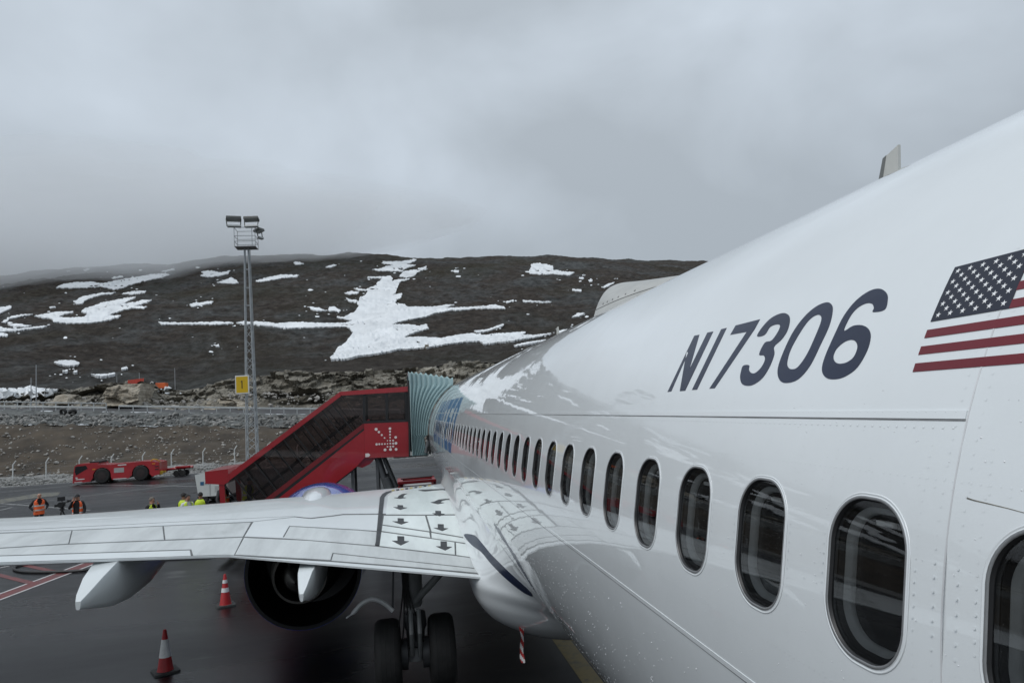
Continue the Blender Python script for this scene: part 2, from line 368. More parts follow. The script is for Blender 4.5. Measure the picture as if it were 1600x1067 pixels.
def rock_mat():
    m = bpy.data.materials.new('outcrop_rock'); m.use_nodes = True; t = m.node_tree; p = t.nodes['Principled BSDF']; N = t.nodes.new; K = t.links.new; p.inputs['Roughness'].default_value = .9
    c = N('ShaderNodeTexCoord'); a = N('ShaderNodeTexNoise'); a.inputs['Scale'].default_value = .11; a.inputs['Detail'].default_value = 10; a.inputs['Roughness'].default_value = .68
    mp = N('ShaderNodeMapping'); mp.inputs['Rotation'].default_value = (0, R(24), 0); mp.inputs['Scale'].default_value = (1., 1., 2.6); K(c.outputs['Object'], mp.inputs[0]); K(mp.outputs[0], a.inputs['Vector'])
    r = N('ShaderNodeValToRGB'); e = r.color_ramp.elements; e[0].position = .30; e[0].color = (.024, .021, .017, 1); e[1].position = .72; e[1].color = (.36, .33, .275, 1)
    q = e.new(.41); q.color = (.085, .075, .056, 1); q = e.new(.53); q.color = (.185, .17, .14, 1); K(a.outputs['Fac'], r.inputs[0])
    v = N('ShaderNodeTexVoronoi'); v.feature = 'DISTANCE_TO_EDGE'; v.inputs['Scale'].default_value = .32; K(mp.outputs[0], v.inputs['Vector'])
    s = N('ShaderNodeValToRGB'); s.color_ramp.elements[0].position = .0; s.color_ramp.elements[0].color = (.55, .55, .55, 1); s.color_ramp.elements[1].position = .06; s.color_ramp.elements[1].color = (1, 1, 1, 1); K(v.outputs['Distance'], s.inputs[0])
    x = N('ShaderNodeMixRGB'); x.blend_type = 'MULTIPLY'; x.inputs[0].default_value = .8; K(r.outputs[0], x.inputs[1]); K(s.outputs[0], x.inputs[2]); K(x.outputs[0], p.inputs['Base Color'])
    u = N('ShaderNodeBump'); u.inputs['Strength'].default_value = 1.; u.inputs['Distance'].default_value = .6; K(a.outputs['Fac'], u.inputs['Height']); K(u.outputs[0], p.inputs['Normal'])
    return m
rock = terrain('rock_outcrop', np.concatenate([np.linspace(125, 140, 46), np.linspace(141, 180, 20)]), rock_mat(), d_rock, smooth=False)
def hill_mat():
    m = bpy.data.materials.new('tundra_hillside'); m.use_nodes = True; t = m.node_tree; p = t.nodes['Principled BSDF']; N = t.nodes.new; K = t.links.new; p.inputs['Roughness'].default_value = .95; p.inputs['Specular IOR Level'].default_value = .2
    c = N('ShaderNodeTexCoord'); mp = N('ShaderNodeMapping'); mp.inputs['Scale'].default_value = (.9, .55, 1.7); mp.inputs['Rotation'].default_value = (0, R(8), 0); K(c.outputs['Object'], mp.inputs[0])
    def nz(sc, det, rg): n = N('ShaderNodeTexNoise'); n.inputs['Scale'].default_value = sc; n.inputs['Detail'].default_value = det; n.inputs['Roughness'].default_value = rg; K(mp.outputs[0], n.inputs['Vector']); return n
    a = nz(.026, 12, .74); b = nz(.21, 12, .8); d = nz(.012, 4, .5)
    r = N('ShaderNodeValToRGB'); e = r.color_ramp.elements; e[0].position = .36; e[0].color = (.019, .0155, .013, 1); e[1].position = .70; e[1].color = (.115, .10, .086, 1); q = e.new(.5); q.color = (.046, .037, .030, 1); K(b.outputs['Fac'], r.inputs[0])
    r2 = N('ShaderNodeValToRGB'); e = r2.color_ramp.elements; e[0].position = .38; e[0].color = (.022, .023, .023, 1); e[1].position = .68; e[1].color = (.145, .15, .147, 1); K(b.outputs['Fac'], r2.inputs[0])
    k = N('ShaderNodeValToRGB'); k.color_ramp.elements[0].position = .46; k.color_ramp.elements[1].position = .60; K(a.outputs['Fac'], k.inputs[0])
    x = N('ShaderNodeMixRGB'); K(k.outputs[0], x.inputs[0]); K(r.outputs[0], x.inputs[1]); K(r2.outputs[0], x.inputs[2])
    g = N('ShaderNodeValToRGB'); g.color_ramp.elements[0].position = .5; g.color_ramp.elements[1].position = .68; g.color_ramp.elements[1].color = (.5, .5, .5, 1); K(d.outputs['Fac'], g.inputs[0])
    y = N('ShaderNodeMixRGB'); K(g.outputs[0], y.inputs[0]); K(x.outputs[0], y.inputs[1]); y.inputs[2].default_value = (.034, .031, .016, 1); K(y.outputs[0], p.inputs['Base Color'])
    u = N('ShaderNodeBump'); u.inputs['Strength'].default_value = 1.; u.inputs['Distance'].default_value = 3.; K(b.outputs['Fac'], u.inputs['Height']); K(u.outputs[0], p.inputs['Normal'])
    return m
def d_hill(x, y, z):
    w = min(1, (y-172)/40.)
    a = 5.*fb((x/130., y/130., 1.), .9, 2., 3)+.32*noise.fractal(Vector((x/2.5, y/5., 7.)), .6, 2., 3)+2.4*noise.ridged_multi_fractal(Vector((x/45., y/45., 2.)), .9, 2.1, 5, 1., 2.)-2.2+.5*fb((x/6., y/9., 4.), .8, 2., 3)
    return 0, 0, a*w*(1. if y < 700 else .7)
hill = terrain('hill', np.concatenate([np.geomspace(174, 780, 210), np.linspace(790, 1000, 12)]), hill_mat(), d_hill)
HB = bvh_of(hill, rock)

# snow lying on the hill
def snow_mat():
    m = mat('old_snow', (.70, .72, .735), .6, var=.12, vscale=.05, vdetail=8., bump=.4, bscale=.4); return m
snow_m = snow_mat()
T1 = lambda p: [(x/3.81, 360+y/3.81) for x, y in p]; T2 = lambda p: [(400+x/4., 380+y/4.) for x, y in p]; T5 = lambda p: [(640+x/3.2, 400+y/3.2) for x, y in p]
SNOW = [T1(p) for p in (
 [(330,345),(380,322),(450,312),(560,310),(600,320),(700,300),(800,283),(900,265),(985,258),(1012,268),(960,285),(880,300),(800,320),(730,345),(680,357),(640,345),(600,338),(500,345),(400,347)],
 [(440,425),(490,400),(540,388),(620,375),(690,372),(660,382),(600,388),(560,402),(510,418),(490,440),(455,445)],
 [(725,382),(800,365),(870,365),(860,376),(780,386)],
 [(205,515),(270,500),(340,490),(440,487),(430,497),(380,505),(350,522),(420,525),(500,520),(520,500),(485,490),(500,470),(560,455),(600,435),(680,420),(760,405),(810,400),(760,425),(735,440),(800,432),(850,420),(905,418),(870,435),(800,455),(875,460),(850,470),(780,468),(720,482),(690,495),(640,510),(720,512),(700,525),(600,548),(520,557),(400,557),(320,550),(310,530),(250,525)],
 [(-60,470),(0,465),(60,453),(70,465),(20,490),(0,500),(-60,510)], [(10,553),(40,530),(70,515),(150,505),(200,503),(130,515),(60,530),(35,555)], [(45,565),(100,562),(185,572),(150,580),(70,575)],
 [(-80,575),(0,580),(40,590),(120,590),(200,580),(290,572),(260,583),(180,592),(80,605),(0,608),(-80,606)], [(-40,610),(0,615),(45,625),(40,635),(0,637),(-40,636)],
 [(325,793),(360,783),(430,782),(470,795),(465,808),(410,815),(350,805)], [(540,868),(600,870),(680,862),(685,870),(600,882)], [(720,828),(750,820),(760,830),(725,838)], [(375,843),(403,845),(400,852),(377,851)], [(435,850),(460,848),(458,857),(437,857)],
 [(-90,955),(0,955),(100,957),(150,950),(185,938),(230,955),(300,960),(350,960),(250,972),(150,978),(0,985),(-90,985)],
 [(1200,250),(1240,243),(1290,248),(1310,255),(1370,243),(1360,262),(1300,275),(1240,282),(1195,275),(1215,262)], [(1290,313),(1340,300),(1380,285),(1410,300),(1420,315),(1380,320),(1320,317)],
 [(1130,445),(1170,435),(1270,425),(1260,438),(1190,452),(1140,460)], [(945,550),(990,552),(1080,555),(1200,553),(1300,550),(1390,553),(1390,560),(1250,566),(1100,563),(960,566)], [(1405,555),(1450,547),(1535,550),(1535,566),(1450,563)],
 [(960,248),(1030,230),(1040,237),(980,250)], [(665,285),(730,273),(735,281),(680,290)], [(1280,690),(1300,685),(1305,695),(1285,698)], [(500,238),(535,226),(530,236),(505,242)], [(295,460),(325,456),(330,463),(300,467)], [(955,938),(1000,938),(1003,950),(975,955)])]
SNOW += [T2(p) for p in (
 [(0,493),(40,497),(130,507),(240,497),(330,503),(420,505),(560,503),(600,490),(560,478),(505,472),(510,462),(545,468),(590,445),(620,430),(640,400),(632,380),(650,345),(690,325),(700,300),(640,300),(610,285),(690,295),(730,275),(755,265),(760,245),(790,225),(695,220),(700,213),(790,212),(840,208),(855,225),(850,240),(890,230),(960,225),(950,232),(900,245),(885,270),(885,290),(875,315),(845,328),(912,318),(910,345),(880,355),(870,380),(935,388),(945,402),(1000,402),(1100,402),(1180,390),(1245,388),(1180,408),(1330,405),(1500,390),(1550,400),(1555,415),(1480,412),(1380,415),(1220,425),(1100,445),(1060,465),(960,480),(880,500),(850,515),(930,512),(1020,522),(1060,510),(1083,540),(1020,555),(960,575),(930,595),(1040,592),(1150,600),(1260,580),(1350,570),(1420,580),(1520,570),(1600,565),(1640,562),(1690,560),(1660,580),(1740,580),(1850,568),(1780,588),(1690,602),(1640,610),(1600,620),(1520,625),(1430,640),(1400,618),(1300,622),(1180,638),(1100,655),(1000,665),(900,670),(760,700),(640,715),(560,735),(470,738),(465,725),(500,690),(510,660),(560,630),(590,590),(605,565),(590,540),(560,527),(480,528),(330,533),(180,537),(110,525),(0,517)],
 [(725,170),(790,160),(810,148),(860,140),(790,130),(795,118),(860,118),(940,112),(1005,103),(990,120),(940,135),(1000,140),(960,152),(930,165),(910,180),(850,178),(770,177)],
 [(890,213),(920,180),(990,170),(1040,155),(1070,147),(1060,163),(1000,190),(990,210),(940,218)],
 [(235,122),(270,120),(300,130),(270,138),(240,135)], [(438,152),(490,135),(502,140),(470,155)], [(0,240),(80,215),(160,200),(270,203),(262,213),(160,222),(80,238),(0,248)], [(330,402),(400,412),(435,428),(380,428),(345,418)],
 [(455,405),(490,400),(525,425),(520,438),(490,425),(455,430)], [(560,348),(580,355),(635,365),(620,377),(585,370)], [(555,315),(600,303),(640,310),(630,322),(580,323)], [(1360,555),(1440,545),(1550,507),(1540,522),(1450,555),(1380,565)], [(1243,178),(1268,176),(1264,188),(1245,186)])]
SNOW += [T5(p) for p in (
 [(598,75),(610,42),(650,38),(715,52),(720,72),(770,80),(825,85),(800,100),(730,92),(660,95),(600,92)], [(810,310),(840,290),(880,290),(850,305)], [(520,455),(600,435),(700,422),(690,430),(600,445),(530,458)], [(565,225),(640,230),(705,232),(700,237),(575,233)],
 [(960,158),(985,145),(1025,135),(1000,152),(970,163)], [(812,168),(860,172),(855,180),(815,177)], [(848,108),(870,113),(865,118),(850,115)], [(895,122),(915,122),(912,132),(898,130)], [(478,233),(520,223),(520,230),(485,238)], [(745,380),(800,370),(795,376),(750,390)], [(228,78),(245,76),(243,85),(230,84)])]
# the same snow fields go on along the hillside beyond the left of the picture
rs = random.Random(5)
for k in range(22):
    cx = rs.uniform(-560, -70); cy = rs.uniform(470, 600); L_ = rs.uniform(30, 110); h = rs.uniform(4, 14); tl = rs.uniform(-.25, .05)
    SNOW.append([(cx+L_*math.cos(t)*rs.uniform(.6, 1.), cy+h*math.sin(t)*rs.uniform(.4, 1.)+tl*L_*math.cos(t)) for t in np.linspace(0, 2*math.pi, 14, endpoint=False)])
for p in SNOW:
    xs = [q[0] for q in p]; big = max(xs)-min(xs) > 60
    drape_px('snow_patch', p, HB, .7, 1.4, snow_m, hill, step=4. if big else 3., dens=1.1, jit=1.15, smooth=False)

# specks of snow caught between rocks round the patches: nobody could count them
rs = random.Random(11); V_, F_ = [], []
for k in range(360):
    p = rs.choice(SNOW); q = rs.choice(p); x = q[0]+rs.gauss(0, 16); y = q[1]+rs.gauss(0, 6)
    if k % 9 == 0: x, y = rs.uniform(-40, 1050), rs.uniform(420, 565)
    w_ = rs.uniform(.5, 2.6)*(1 if rs.random() < .8 else 2); h_ = w_*rs.uniform(.22, .5); ring = []
    for a in range(7):
        r_ = rs.uniform(.6, 1.1); t = 2*math.pi*a/7; c = HB.ray_cast(Vector(CAM), Vector(ray(x+w_*r_*math.cos(t), y+h_*r_*math.sin(t))).normalized())
        if c[0] is None: ring = []; break
        ring.append(c[0]+c[1]*(.3 if c[1].z > 0 else -.3))
    if ring and max(p_.y for p_ in ring)-min(p_.y for p_ in ring) < 40: b_ = len(V_); V_ += [tuple(p_) for p_ in ring]; F_.append(tuple(range(b_, b_+7)))
stuff(link('snow_specks', new_mesh('snow_specks', V_, F_), snow_m, hill))
# loose stone, each a small faceted lump, joined because nobody could count it
def stones(name, n, yr, tar, size, m, seed, sink=.3):
    rg = np.random.RandomState(seed); bm = bmesh.new(); bmesh.ops.create_icosphere(bm, subdivisions=1, radius=1.); iv = np.array([v.co[:] for v in bm.verts]); iff = [tuple(v.index for v in f.verts) for f in bm.faces]; bm.free()
    Y = rg.uniform(*yr, n); ta = rg.uniform(*tar, n); z = base_h(ta, Y); x = CAM[0]+ta*Y; V = []; F = []
    for i in range(n):
        s = size[0]*(size[1]/size[0])**(rg.rand()**2.4); a = rg.rand()*6.28; sc = np.array([s*rg.uniform(.8, 1.5), s*rg.uniform(.7, 1.1), s*rg.uniform(.5, .9)])
        q = iv*(1+rg.uniform(-.28, .28, (len(iv), 1)))*sc; c, sn = math.cos(a), math.sin(a); b = len(V)
        V += [(x[i]+p[0]*c-p[1]*sn, Y[i]+p[0]*sn+p[1]*c, z[i]+p[2]+s*sink) for p in q]; F += [tuple(k+b for k in f) for f in iff]
    return stuff(link(name, new_mesh(name, V, F), m))
st_grey = mat('grey_stone', (.05, .051, .048), .9, col2=(.29, .285, .27), vscale=1.1, vdetail=3.); st_pale = mat('pale_stone', (.16, .15, .135), .9, col2=(.42, .40, .37), vscale=.8)
L1, R1 = math.tan(R(-33)), math.tan(R(4))
s_ = stones('boulders', 2300, (95.6, 101.6), (L1, R1), (.10, .46), st_grey, 1); tag(s_, 'grey broken boulders banked below the guard rail', 'boulders')
s_ = stones('slope_pebbles', 2200, (82, 96), (L1, R1), (.05, .22), st_pale, 2); tag(s_, 'small pale stones strewn over the brown earth slope', 'stones')
s_ = stones('gravel_stones', 5200, (70.6, 83), (L1, R1), (.05, .15), st_grey, 3); tag(s_, 'coarse grey gravel along the foot of the fence', 'gravel')
s_ = stones('scree', 900, (123.5, 128), (L1, R1), (.15, .5), st_pale, 4); tag(s_, 'broken stone piled at the foot of the rock cut', 'scree')

# ================================================================== THE AIRLINER
plane = thing('airliner', 'white twin-engine airliner with registration N17306 and a flag on its side', 'airplane', (0, 12, GZ), worldkids=True)
RF, RL = 1.88, 2.13
S0 = 1.88*math.asin(.3338/1.88)
Y0, PITCHW = 1.6203, .508
def paint_mat(name, col, rough=.16, coat=1., dirt=.05):
    m = bpy.data.materials.new(name); m.use_nodes = True; t = m.node_tree; p = t.nodes['Principled BSDF']; N = t.nodes.new; K = t.links.new
    p.inputs['Coat Weight'].default_value = coat; p.inputs['Coat Roughness'].default_value = .025; p.inputs['Coat IOR'].default_value = 1.55
    p.inputs['Roughness'].default_value = .35; p.inputs['Specular IOR Level'].default_value = .4
    c = N('ShaderNodeTexCoord'); a = N('ShaderNodeTexNoise'); a.inputs['Scale'].default_value = 1.3; a.inputs['Detail'].default_value = 7; a.inputs['Roughness'].default_value = .7; K(c.outputs['Object'], a.inputs['Vector'])
    r = N('ShaderNodeValToRGB'); r.color_ramp.elements[0].position = .35; r.color_ramp.elements[1].position = .7
    r.color_ramp.elements[0].color = (*[v*(1-dirt) for v in col], 1); r.color_ramp.elements[1].color = (*col, 1); K(a.outputs['Fac'], r.inputs[0]); K(r.outputs[0], p.inputs['Base Color'])
    # skin is never quite flat: faint waviness between frames
    mp = N('ShaderNodeMapping'); mp.inputs['Scale'].default_value = (1., .9, 1.); K(c.outputs['Object'], mp.inputs[0])
    b = N('ShaderNodeTexNoise'); b.inputs['Scale'].default_value = 2.2; b.inputs['Detail'].default_value = 1.5; K(mp.outputs[0], b.inputs['Vector'])
    u = N('ShaderNodeBump'); u.inputs['Strength'].default_value = .10; u.inputs['Distance'].default_value = .02; K(b.outputs['Fac'], u.inputs['Height'])
    K(u.outputs[0], p.inputs['Coat Normal']); K(u.outputs[0], p.inputs['Normal'])
    MATS[name] = m; return m
white_paint = paint_mat('white_gloss_paint', (.765, .80, .815))
blue_paint = mat('navy_paint', (.010, .017, .046), .4, coat=.25, spec=.25, var=.1, vscale=3.); red_paint_f = mat('flag_red_paint', (.15, .009, .018), .4, coat=.25, spec=.25, var=.08, vscale=3.)
flag_white = mat('flag_white_paint', (.82, .82, .82), .3, coat=1., var=.03, vscale=3.); flag_blue = mat('flag_blue_paint', (.012, .015, .030), .4, coat=.25, spec=.25, var=.1, vscale=3.)
united_blue = mat('billboard_blue_paint', (.03, .10, .20), .45, coat=.15, spec=.2, var=.06, vscale=2.)
seam_m = mat('joint_shade', (.20, .205, .21), .6, var=.3, vscale=6.); lap_m = mat('lap_joint_paint', (.62, .63, .64), .4, var=.1, vscale=4.)

def sec(phi):
    s = math.sin(phi); return -RF*math.cos(phi), (RF if s > 0 else RL)*s
def sec_n(phi):
    s = math.sin(phi); b = RF if s > 0 else RL; n = Vector((-math.cos(phi)/RF, 0, s/b)); return n.normalized()
def fus(y, s, d=0.):
    p = s/RF; x, z = sec(p); n = sec_n(p); return Vector((x+n.x*d, y, z+n.z*d))
# skin: prismatic cabin section, nose and tail sections; window strip with real openings
SB, ST = S0-.26, S0+.26
ph0, ph1 = ST/RF, SB/RF+2*math.pi
NPH = 150
phs = [ph0+(ph1-ph0)*i/NPH for i in range(NPH+1)]
V = []; Fc = []; NN = []
def prof(y):
    if y > 23.2: u = (y-23.2)/6.4; k = max(.03, (1-u**2.1)**.62); return k, -.55*u**1.7
    if y < -3: u = (-3-y)/11.; return max(.12, 1-.88*u**1.25), 1.15*u**1.3
    return 1., 0.
NW = 40
wy = [Y0+PITCHW*(k-2) for k in range(NW)]
strip0, strip1 = wy[0]-PITCHW/2, wy[-1]+PITCHW/2
ys = [-14, -12, -10, -8, -6.5, -5, -4, -3, 0, 4, 8, 12, 16, strip1, 23.2, 23.8, 24.6, 25.4, 26.2, 27., 27.8, 28.5, 29.0, 29.35, 29.55]
for y in ys:
    k, dz = prof(y)
    for p in phs:
        x, z = sec(p); n = sec_n(p); V.append((x*k, y, z*k+dz)); NN.append(n)
n_ = NPH+1
for j in range(len(ys)-1):
    for i in range(NPH): a = j*n_+i; Fc.append((a, a+1, a+n_+1, a+n_))
def quad_strip(ya, yb):      # blank strip where there are no windows
    b = len(V)
    for y in (ya, yb):
        k, dz = prof(y)
        for q in range(13): s = SB+(ST-SB)*q/12; p = fus(0, s); V.append((p.x*k, y, p.z*k+dz)); NN.append(sec_n(s/RF))
    for q in range(12): Fc.append((b+q, b+q+1, b+13+q+1, b+13+q))
for a, b in zip(ys[:-1], ys[1:]):
    if b <= 0: quad_strip(a, b)
    elif a >= strip1-1e-6: quad_strip(a, b)
quad_strip(0, strip0)
HA, HBW, HR = .139, .192, .118
def rrect(a, b, r, n=12):
    o = []
    for cx, cy, a0 in ((a-r, b-r, 0), (-(a-r), b-r, 90), (-(a-r), -(b-r), 180), (a-r, -(b-r), 270)):
        for k in range(n+1): t = R(a0+90*k/n); o.append((cx+r*math.cos(t), cy+r*math.sin(t)))
    return o
def wloop(da, n=12): return rrect(HA+da, HBW+da, max(.02, HR+da), n)
lp = wloop(0.); mloop = wloop(.05)
def to_rect(p, hx, hy):
    k = min(hx/max(abs(p[0]), 1e-9), hy/max(abs(p[1]), 1e-9)); return (p[0]*k, p[1]*k)
HX, HY = PITCHW/2, .26
outer = [to_rect(p, HX, HY) for p in lp]
# snap the point nearest each corner onto it
for sx in (-1, 1):
    for sy in (-1, 1):
        i = min(range(len(outer)), key=lambda q: (outer[q][0]-sx*HX)**2+(outer[q][1]-sy*HY)**2); outer[i] = (sx*HX, sy*HY)
for yc in wy:
    b = len(V); m_ = len(lp)
    for L_ in (lp, [(.6*a[0]+.4*c[0], .6*a[1]+.4*c[1]) for a, c in zip(lp, outer)], outer):
        for (u, w) in L_: V.append(tuple(fus(yc+u, S0+w))); NN.append(sec_n((S0+w)/RF))
    for q in (0, 1):
        for k in range(m_): Fc.append((b+q*m_+k, b+q*m_+(k+1) % m_, b+(q+1)*m_+(k+1) % m_, b+(q+1)*m_+k))
# orient outward
VV = [Vector(p) for p in V]
for i, f in enumerate(Fc):
    nf = (VV[f[1]]-VV[f[0]]).cross(VV[f[2]]-VV[f[0]])
    if nf.dot(NN[f[0]]) < 0: Fc[i] = f[::-1]
me = bpy.data.meshes.new('fuselage'); me.from_pydata([tuple(p) for p in V], [], Fc); me.update()
me.polygons.foreach_set('use_smooth', [True]*len(me.polygons)); me.normals_split_custom_set_from_vertices([tuple(n) for n in NN])
fuselage = link('fuselage', me, white_paint, plane)

# windows
alu = mat('window_rim_metal', (.28, .285, .29), .42, metal=.5, var=.12, vscale=14.); rubber = mat('window_seal', (.012, .012, .013), .45, var=.2, vscale=9.)
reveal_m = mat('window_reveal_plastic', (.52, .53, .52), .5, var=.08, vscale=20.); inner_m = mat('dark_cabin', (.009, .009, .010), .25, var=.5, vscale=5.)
handle_m = mat('shade_handle_plastic', (.55, .55, .54), .4, var=.05, vscale=9.)
pane_m = glass('window_pane_glass', (.80, .82, .83), .012, 1.7)
def ring_mesh(name, prof_, mats_idx, n=12):
    b = MB()
    loops = [[fus(u, S0+w, d) for (u, w) in wloop(da, n)] for da, d in prof_]; m_ = len(loops[0])
    v = [tuple(p) for L_ in loops for p in L_]; f = []; mi = []
    for q in range(len(loops)-1):
        for k in range(m_): f.append((q*m_+k, (q+1)*m_+k, (q+1)*m_+(k+1) % m_, q*m_+(k+1) % m_)); mi.append(mats_idx[q])
    me = new_mesh(name, v, f, True); me.polygons.foreach_set('material_index', mi); return me
def plate_mesh(name, da, d, n=12):
    P2 = wloop(da, n); pv, pf = fill(P2, (), .035); v = [fus(x, S0+y, d) for x, y in pv]
    t = pf[0]; nf = (v[t[1]]-v[t[0]]).cross(v[t[2]]-v[t[0]])
    if nf.x > 0: pf = [q[::-1] for q in pf]
    me = bpy.data.meshes.new(name); me.from_pydata([tuple(p) for p in v], [], pf); me.update(); me.polygons.foreach_set('use_smooth', [True]*len(me.polygons))
    me.normals_split_custom_set_from_vertices([tuple(sec_n((S0+y)/RF)) for x, y in pv]); return me
me_frame = ring_mesh('window', [(.0165, .0004), (.0155, .0018), (.0125, .0019), (.0115, .0008), (.0080, .0008), (.0070, .0022), (.001, .0024), (-.001, .0005), (-.003, -.010), (-.012, -.014)], [2, 2, 2, 2, 2, 0, 0, 1, 1])
for q in (alu, rubber, white_paint): me_frame.materials.append(q)
me_pane = plate_mesh('pane', -.004, -.008); me_pane.materials.append(pane_m)
me_rev = ring_mesh('reveal', [(-.004, -.018), (-.013, -.020), (-.015, -.034), (-.019, -.035), (-.022, -.044), (-.027, -.045), (-.030, -.060)], [1, 1, 0, 0, 0, 0]); me_rev.materials.append(reveal_m); me_rev.materials.append(rubber)
me_gap = ring_mesh('gap', [(-.002, -.010), (-.004, -.020)], [0]); me_gap.materials.append(rubber)
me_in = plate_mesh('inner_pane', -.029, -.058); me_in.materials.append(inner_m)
hb = MB(); c0 = fus(0, S0+.140, -.050); hb.rbox(tuple(c0), (.012, .062, .013), .004); hb.build('tmp', handle_m); ho = bpy.data.objects['tmp']; me_h = ho.data; bpy.data.objects.remove(ho)
for i, yc in enumerate(wy):
    w = link('window', me_frame, None, plane); w.location.y += yc
    for nm, mm in (('pane', me_pane), ('reveal', me_rev), ('seal', me_gap), ('inner_pane', me_in)): link(nm, mm, None, w)
    if i < 16: link('shade_handle', me_h, None, w)

# belts of skin joints
def belt(name, s, ya, yb, w, d, m, parent=fuselage):
    b = MB(); n = 2
    for y in (ya, yb):
        pass
    v = [fus(y, s+ds, dd) for y in (ya, yb) for ds, dd in ((-w/2, -.001), (-w/2, d), (w/2, d), (w/2, -.001))]
    b.add(v, [(0, 1, 5, 4), (1, 2, 6, 5), (2, 3, 7, 6), (0, 3, 2, 1), (4, 5, 6, 7)]); return b.build(name, m, parent)
belt('lap_joint', .7455, 1.37, 22.6, .020, .0026, white_paint); belt('joint_gap_shade', .7335, 1.37, 22.6, .0045, .0010, seam_m)  # thin dark strip paints the lap step's shadow and its gap
belt('joint_gap_shade', -.115, -1., 22.6, .004, .0009, seam_m); belt('lap_joint', -.105, -1., 22.6, .016, .0020, white_paint)
def hoop(name, y, s0, s1, w, d, m, slant=0.):
    n = 40; v = []; f = []
    for i in range(n+1):
        s = s0+(s1-s0)*i/n; yy = y+slant*(s-.74)
        v += [fus(yy-w/2, s, -.001), fus(yy-w/2, s, d), fus(yy+w/2, s, d), fus(yy+w/2, s, -.001)]
        if i: a = (i-1)*4; f += [(a, a+4, a+5, a+1), (a+1, a+5, a+6, a+2), (a+2, a+6, a+7, a+3)]
    b = MB(); b.add(v, f); return b.build(name, m, fuselage, smooth=True)
hoop('butt_joint', 1.366, -1.3, 1.7, .004, .0009, lap_m)
# rivets: too many to count
rb = MB(); rr = random.Random(3)
def dome(y, s, r, h):
    b = len(rb.v); n = 7; c = [fus(y+r*math.cos(2*math.pi*k/n), s+r*math.sin(2*math.pi*k/n), .0002) for k in range(n)]+[fus(y+.55*r*math.cos(2*math.pi*k/n), s+.55*r*math.sin(2*math.pi*k/n), h*.8) for k in range(n)]+[fus(y, s, h)]
    rb.add(c, [(k, (k+1) % n, n+(k+1) % n, n+k) for k in range(n)]+[(n+k, n+(k+1) % n, 2*n) for k in range(n)])
for k in range(-1, 12):                       # beside and round each near window
    yc = wy[0]+PITCHW*(k+.5)
    for dy in (-.085, .085):
        for q in range(26):
            s = S0-.30+q*.0255
            dome(yc+dy+rr.uniform(-.001, .001), s, .0034, .0003)
    if k < 8:
        for q in range(20):
            dome(yc-.24+q*.0245, S0+.262, .0034, .0004); dome(yc-.24+q*.0245, S0-.285, .0034, .0003)
            if q % 2 == 0: dome(yc-.24+q*.0245, S0+.245, .0030, .0003)
for q in range(60): dome(1.33, -.6+q*.03, .0036, .0003); dome(1.395, -.6+q*.03, .0036, .0003)
for q in range(150): dome(1.4+q*.03, .752, .0035, .0032); dome(1.4+q*.03, .715, .0035, .0008)
o = stuff(rb.build('rivets', white_paint, fuselage, smooth=True))
# rain drops: on the skin low down and on the near panes
rb = MB()
for q in range(950):
    s = -.2-abs(rr.gauss(0, .8)); y = rr.uniform(2.6, 9.)
    if s > -1.9: dome(y, s, rr.uniform(.002, .0062), rr.uniform(.001, .003))
for q in range(520):
    y = rr.uniform(1.0, 4.6); s = S0+rr.uniform(-.45, .5); k = round((y-wy[0])/PITCHW)
    if abs(y-wy[0]-k*PITCHW) < .17 and abs(s-S0) < .225: continue
    dome(y, s, rr.uniform(.0009, .0026), rr.uniform(.0006, .0014))
stuff(rb.build('rain_drops', mat('rain_water', (.80, .82, .84), .05, coat=1., spec=.8, var=.02), fuselage, smooth=True))
rb = MB()
for yc in wy[:9]:
    for q in range(150):
        u, w_ = rr.uniform(-.115, .115), rr.uniform(-.17, .17)
        if abs(u) > .07 and abs(w_) > .11: continue
        b = len(rb.v); r_ = rr.uniform(.0003, .0007); n = 6
        c = [fus(yc+u+r_*math.cos(2*math.pi*k/n), S0+w_+r_*math.sin(2*math.pi*k/n), -.0078) for k in range(n)]+[fus(yc+u, S0+w_, -.0078+r_*.6)]
        rb.add(c, [(k, (k+1) % n, n) for k in range(n)])
stuff(rb.build('pane_drops', mat('pane_water', (.12, .125, .13), .08, spec=.6, var=.02), fuselage, smooth=True))

FB = bvh_of(fuselage)
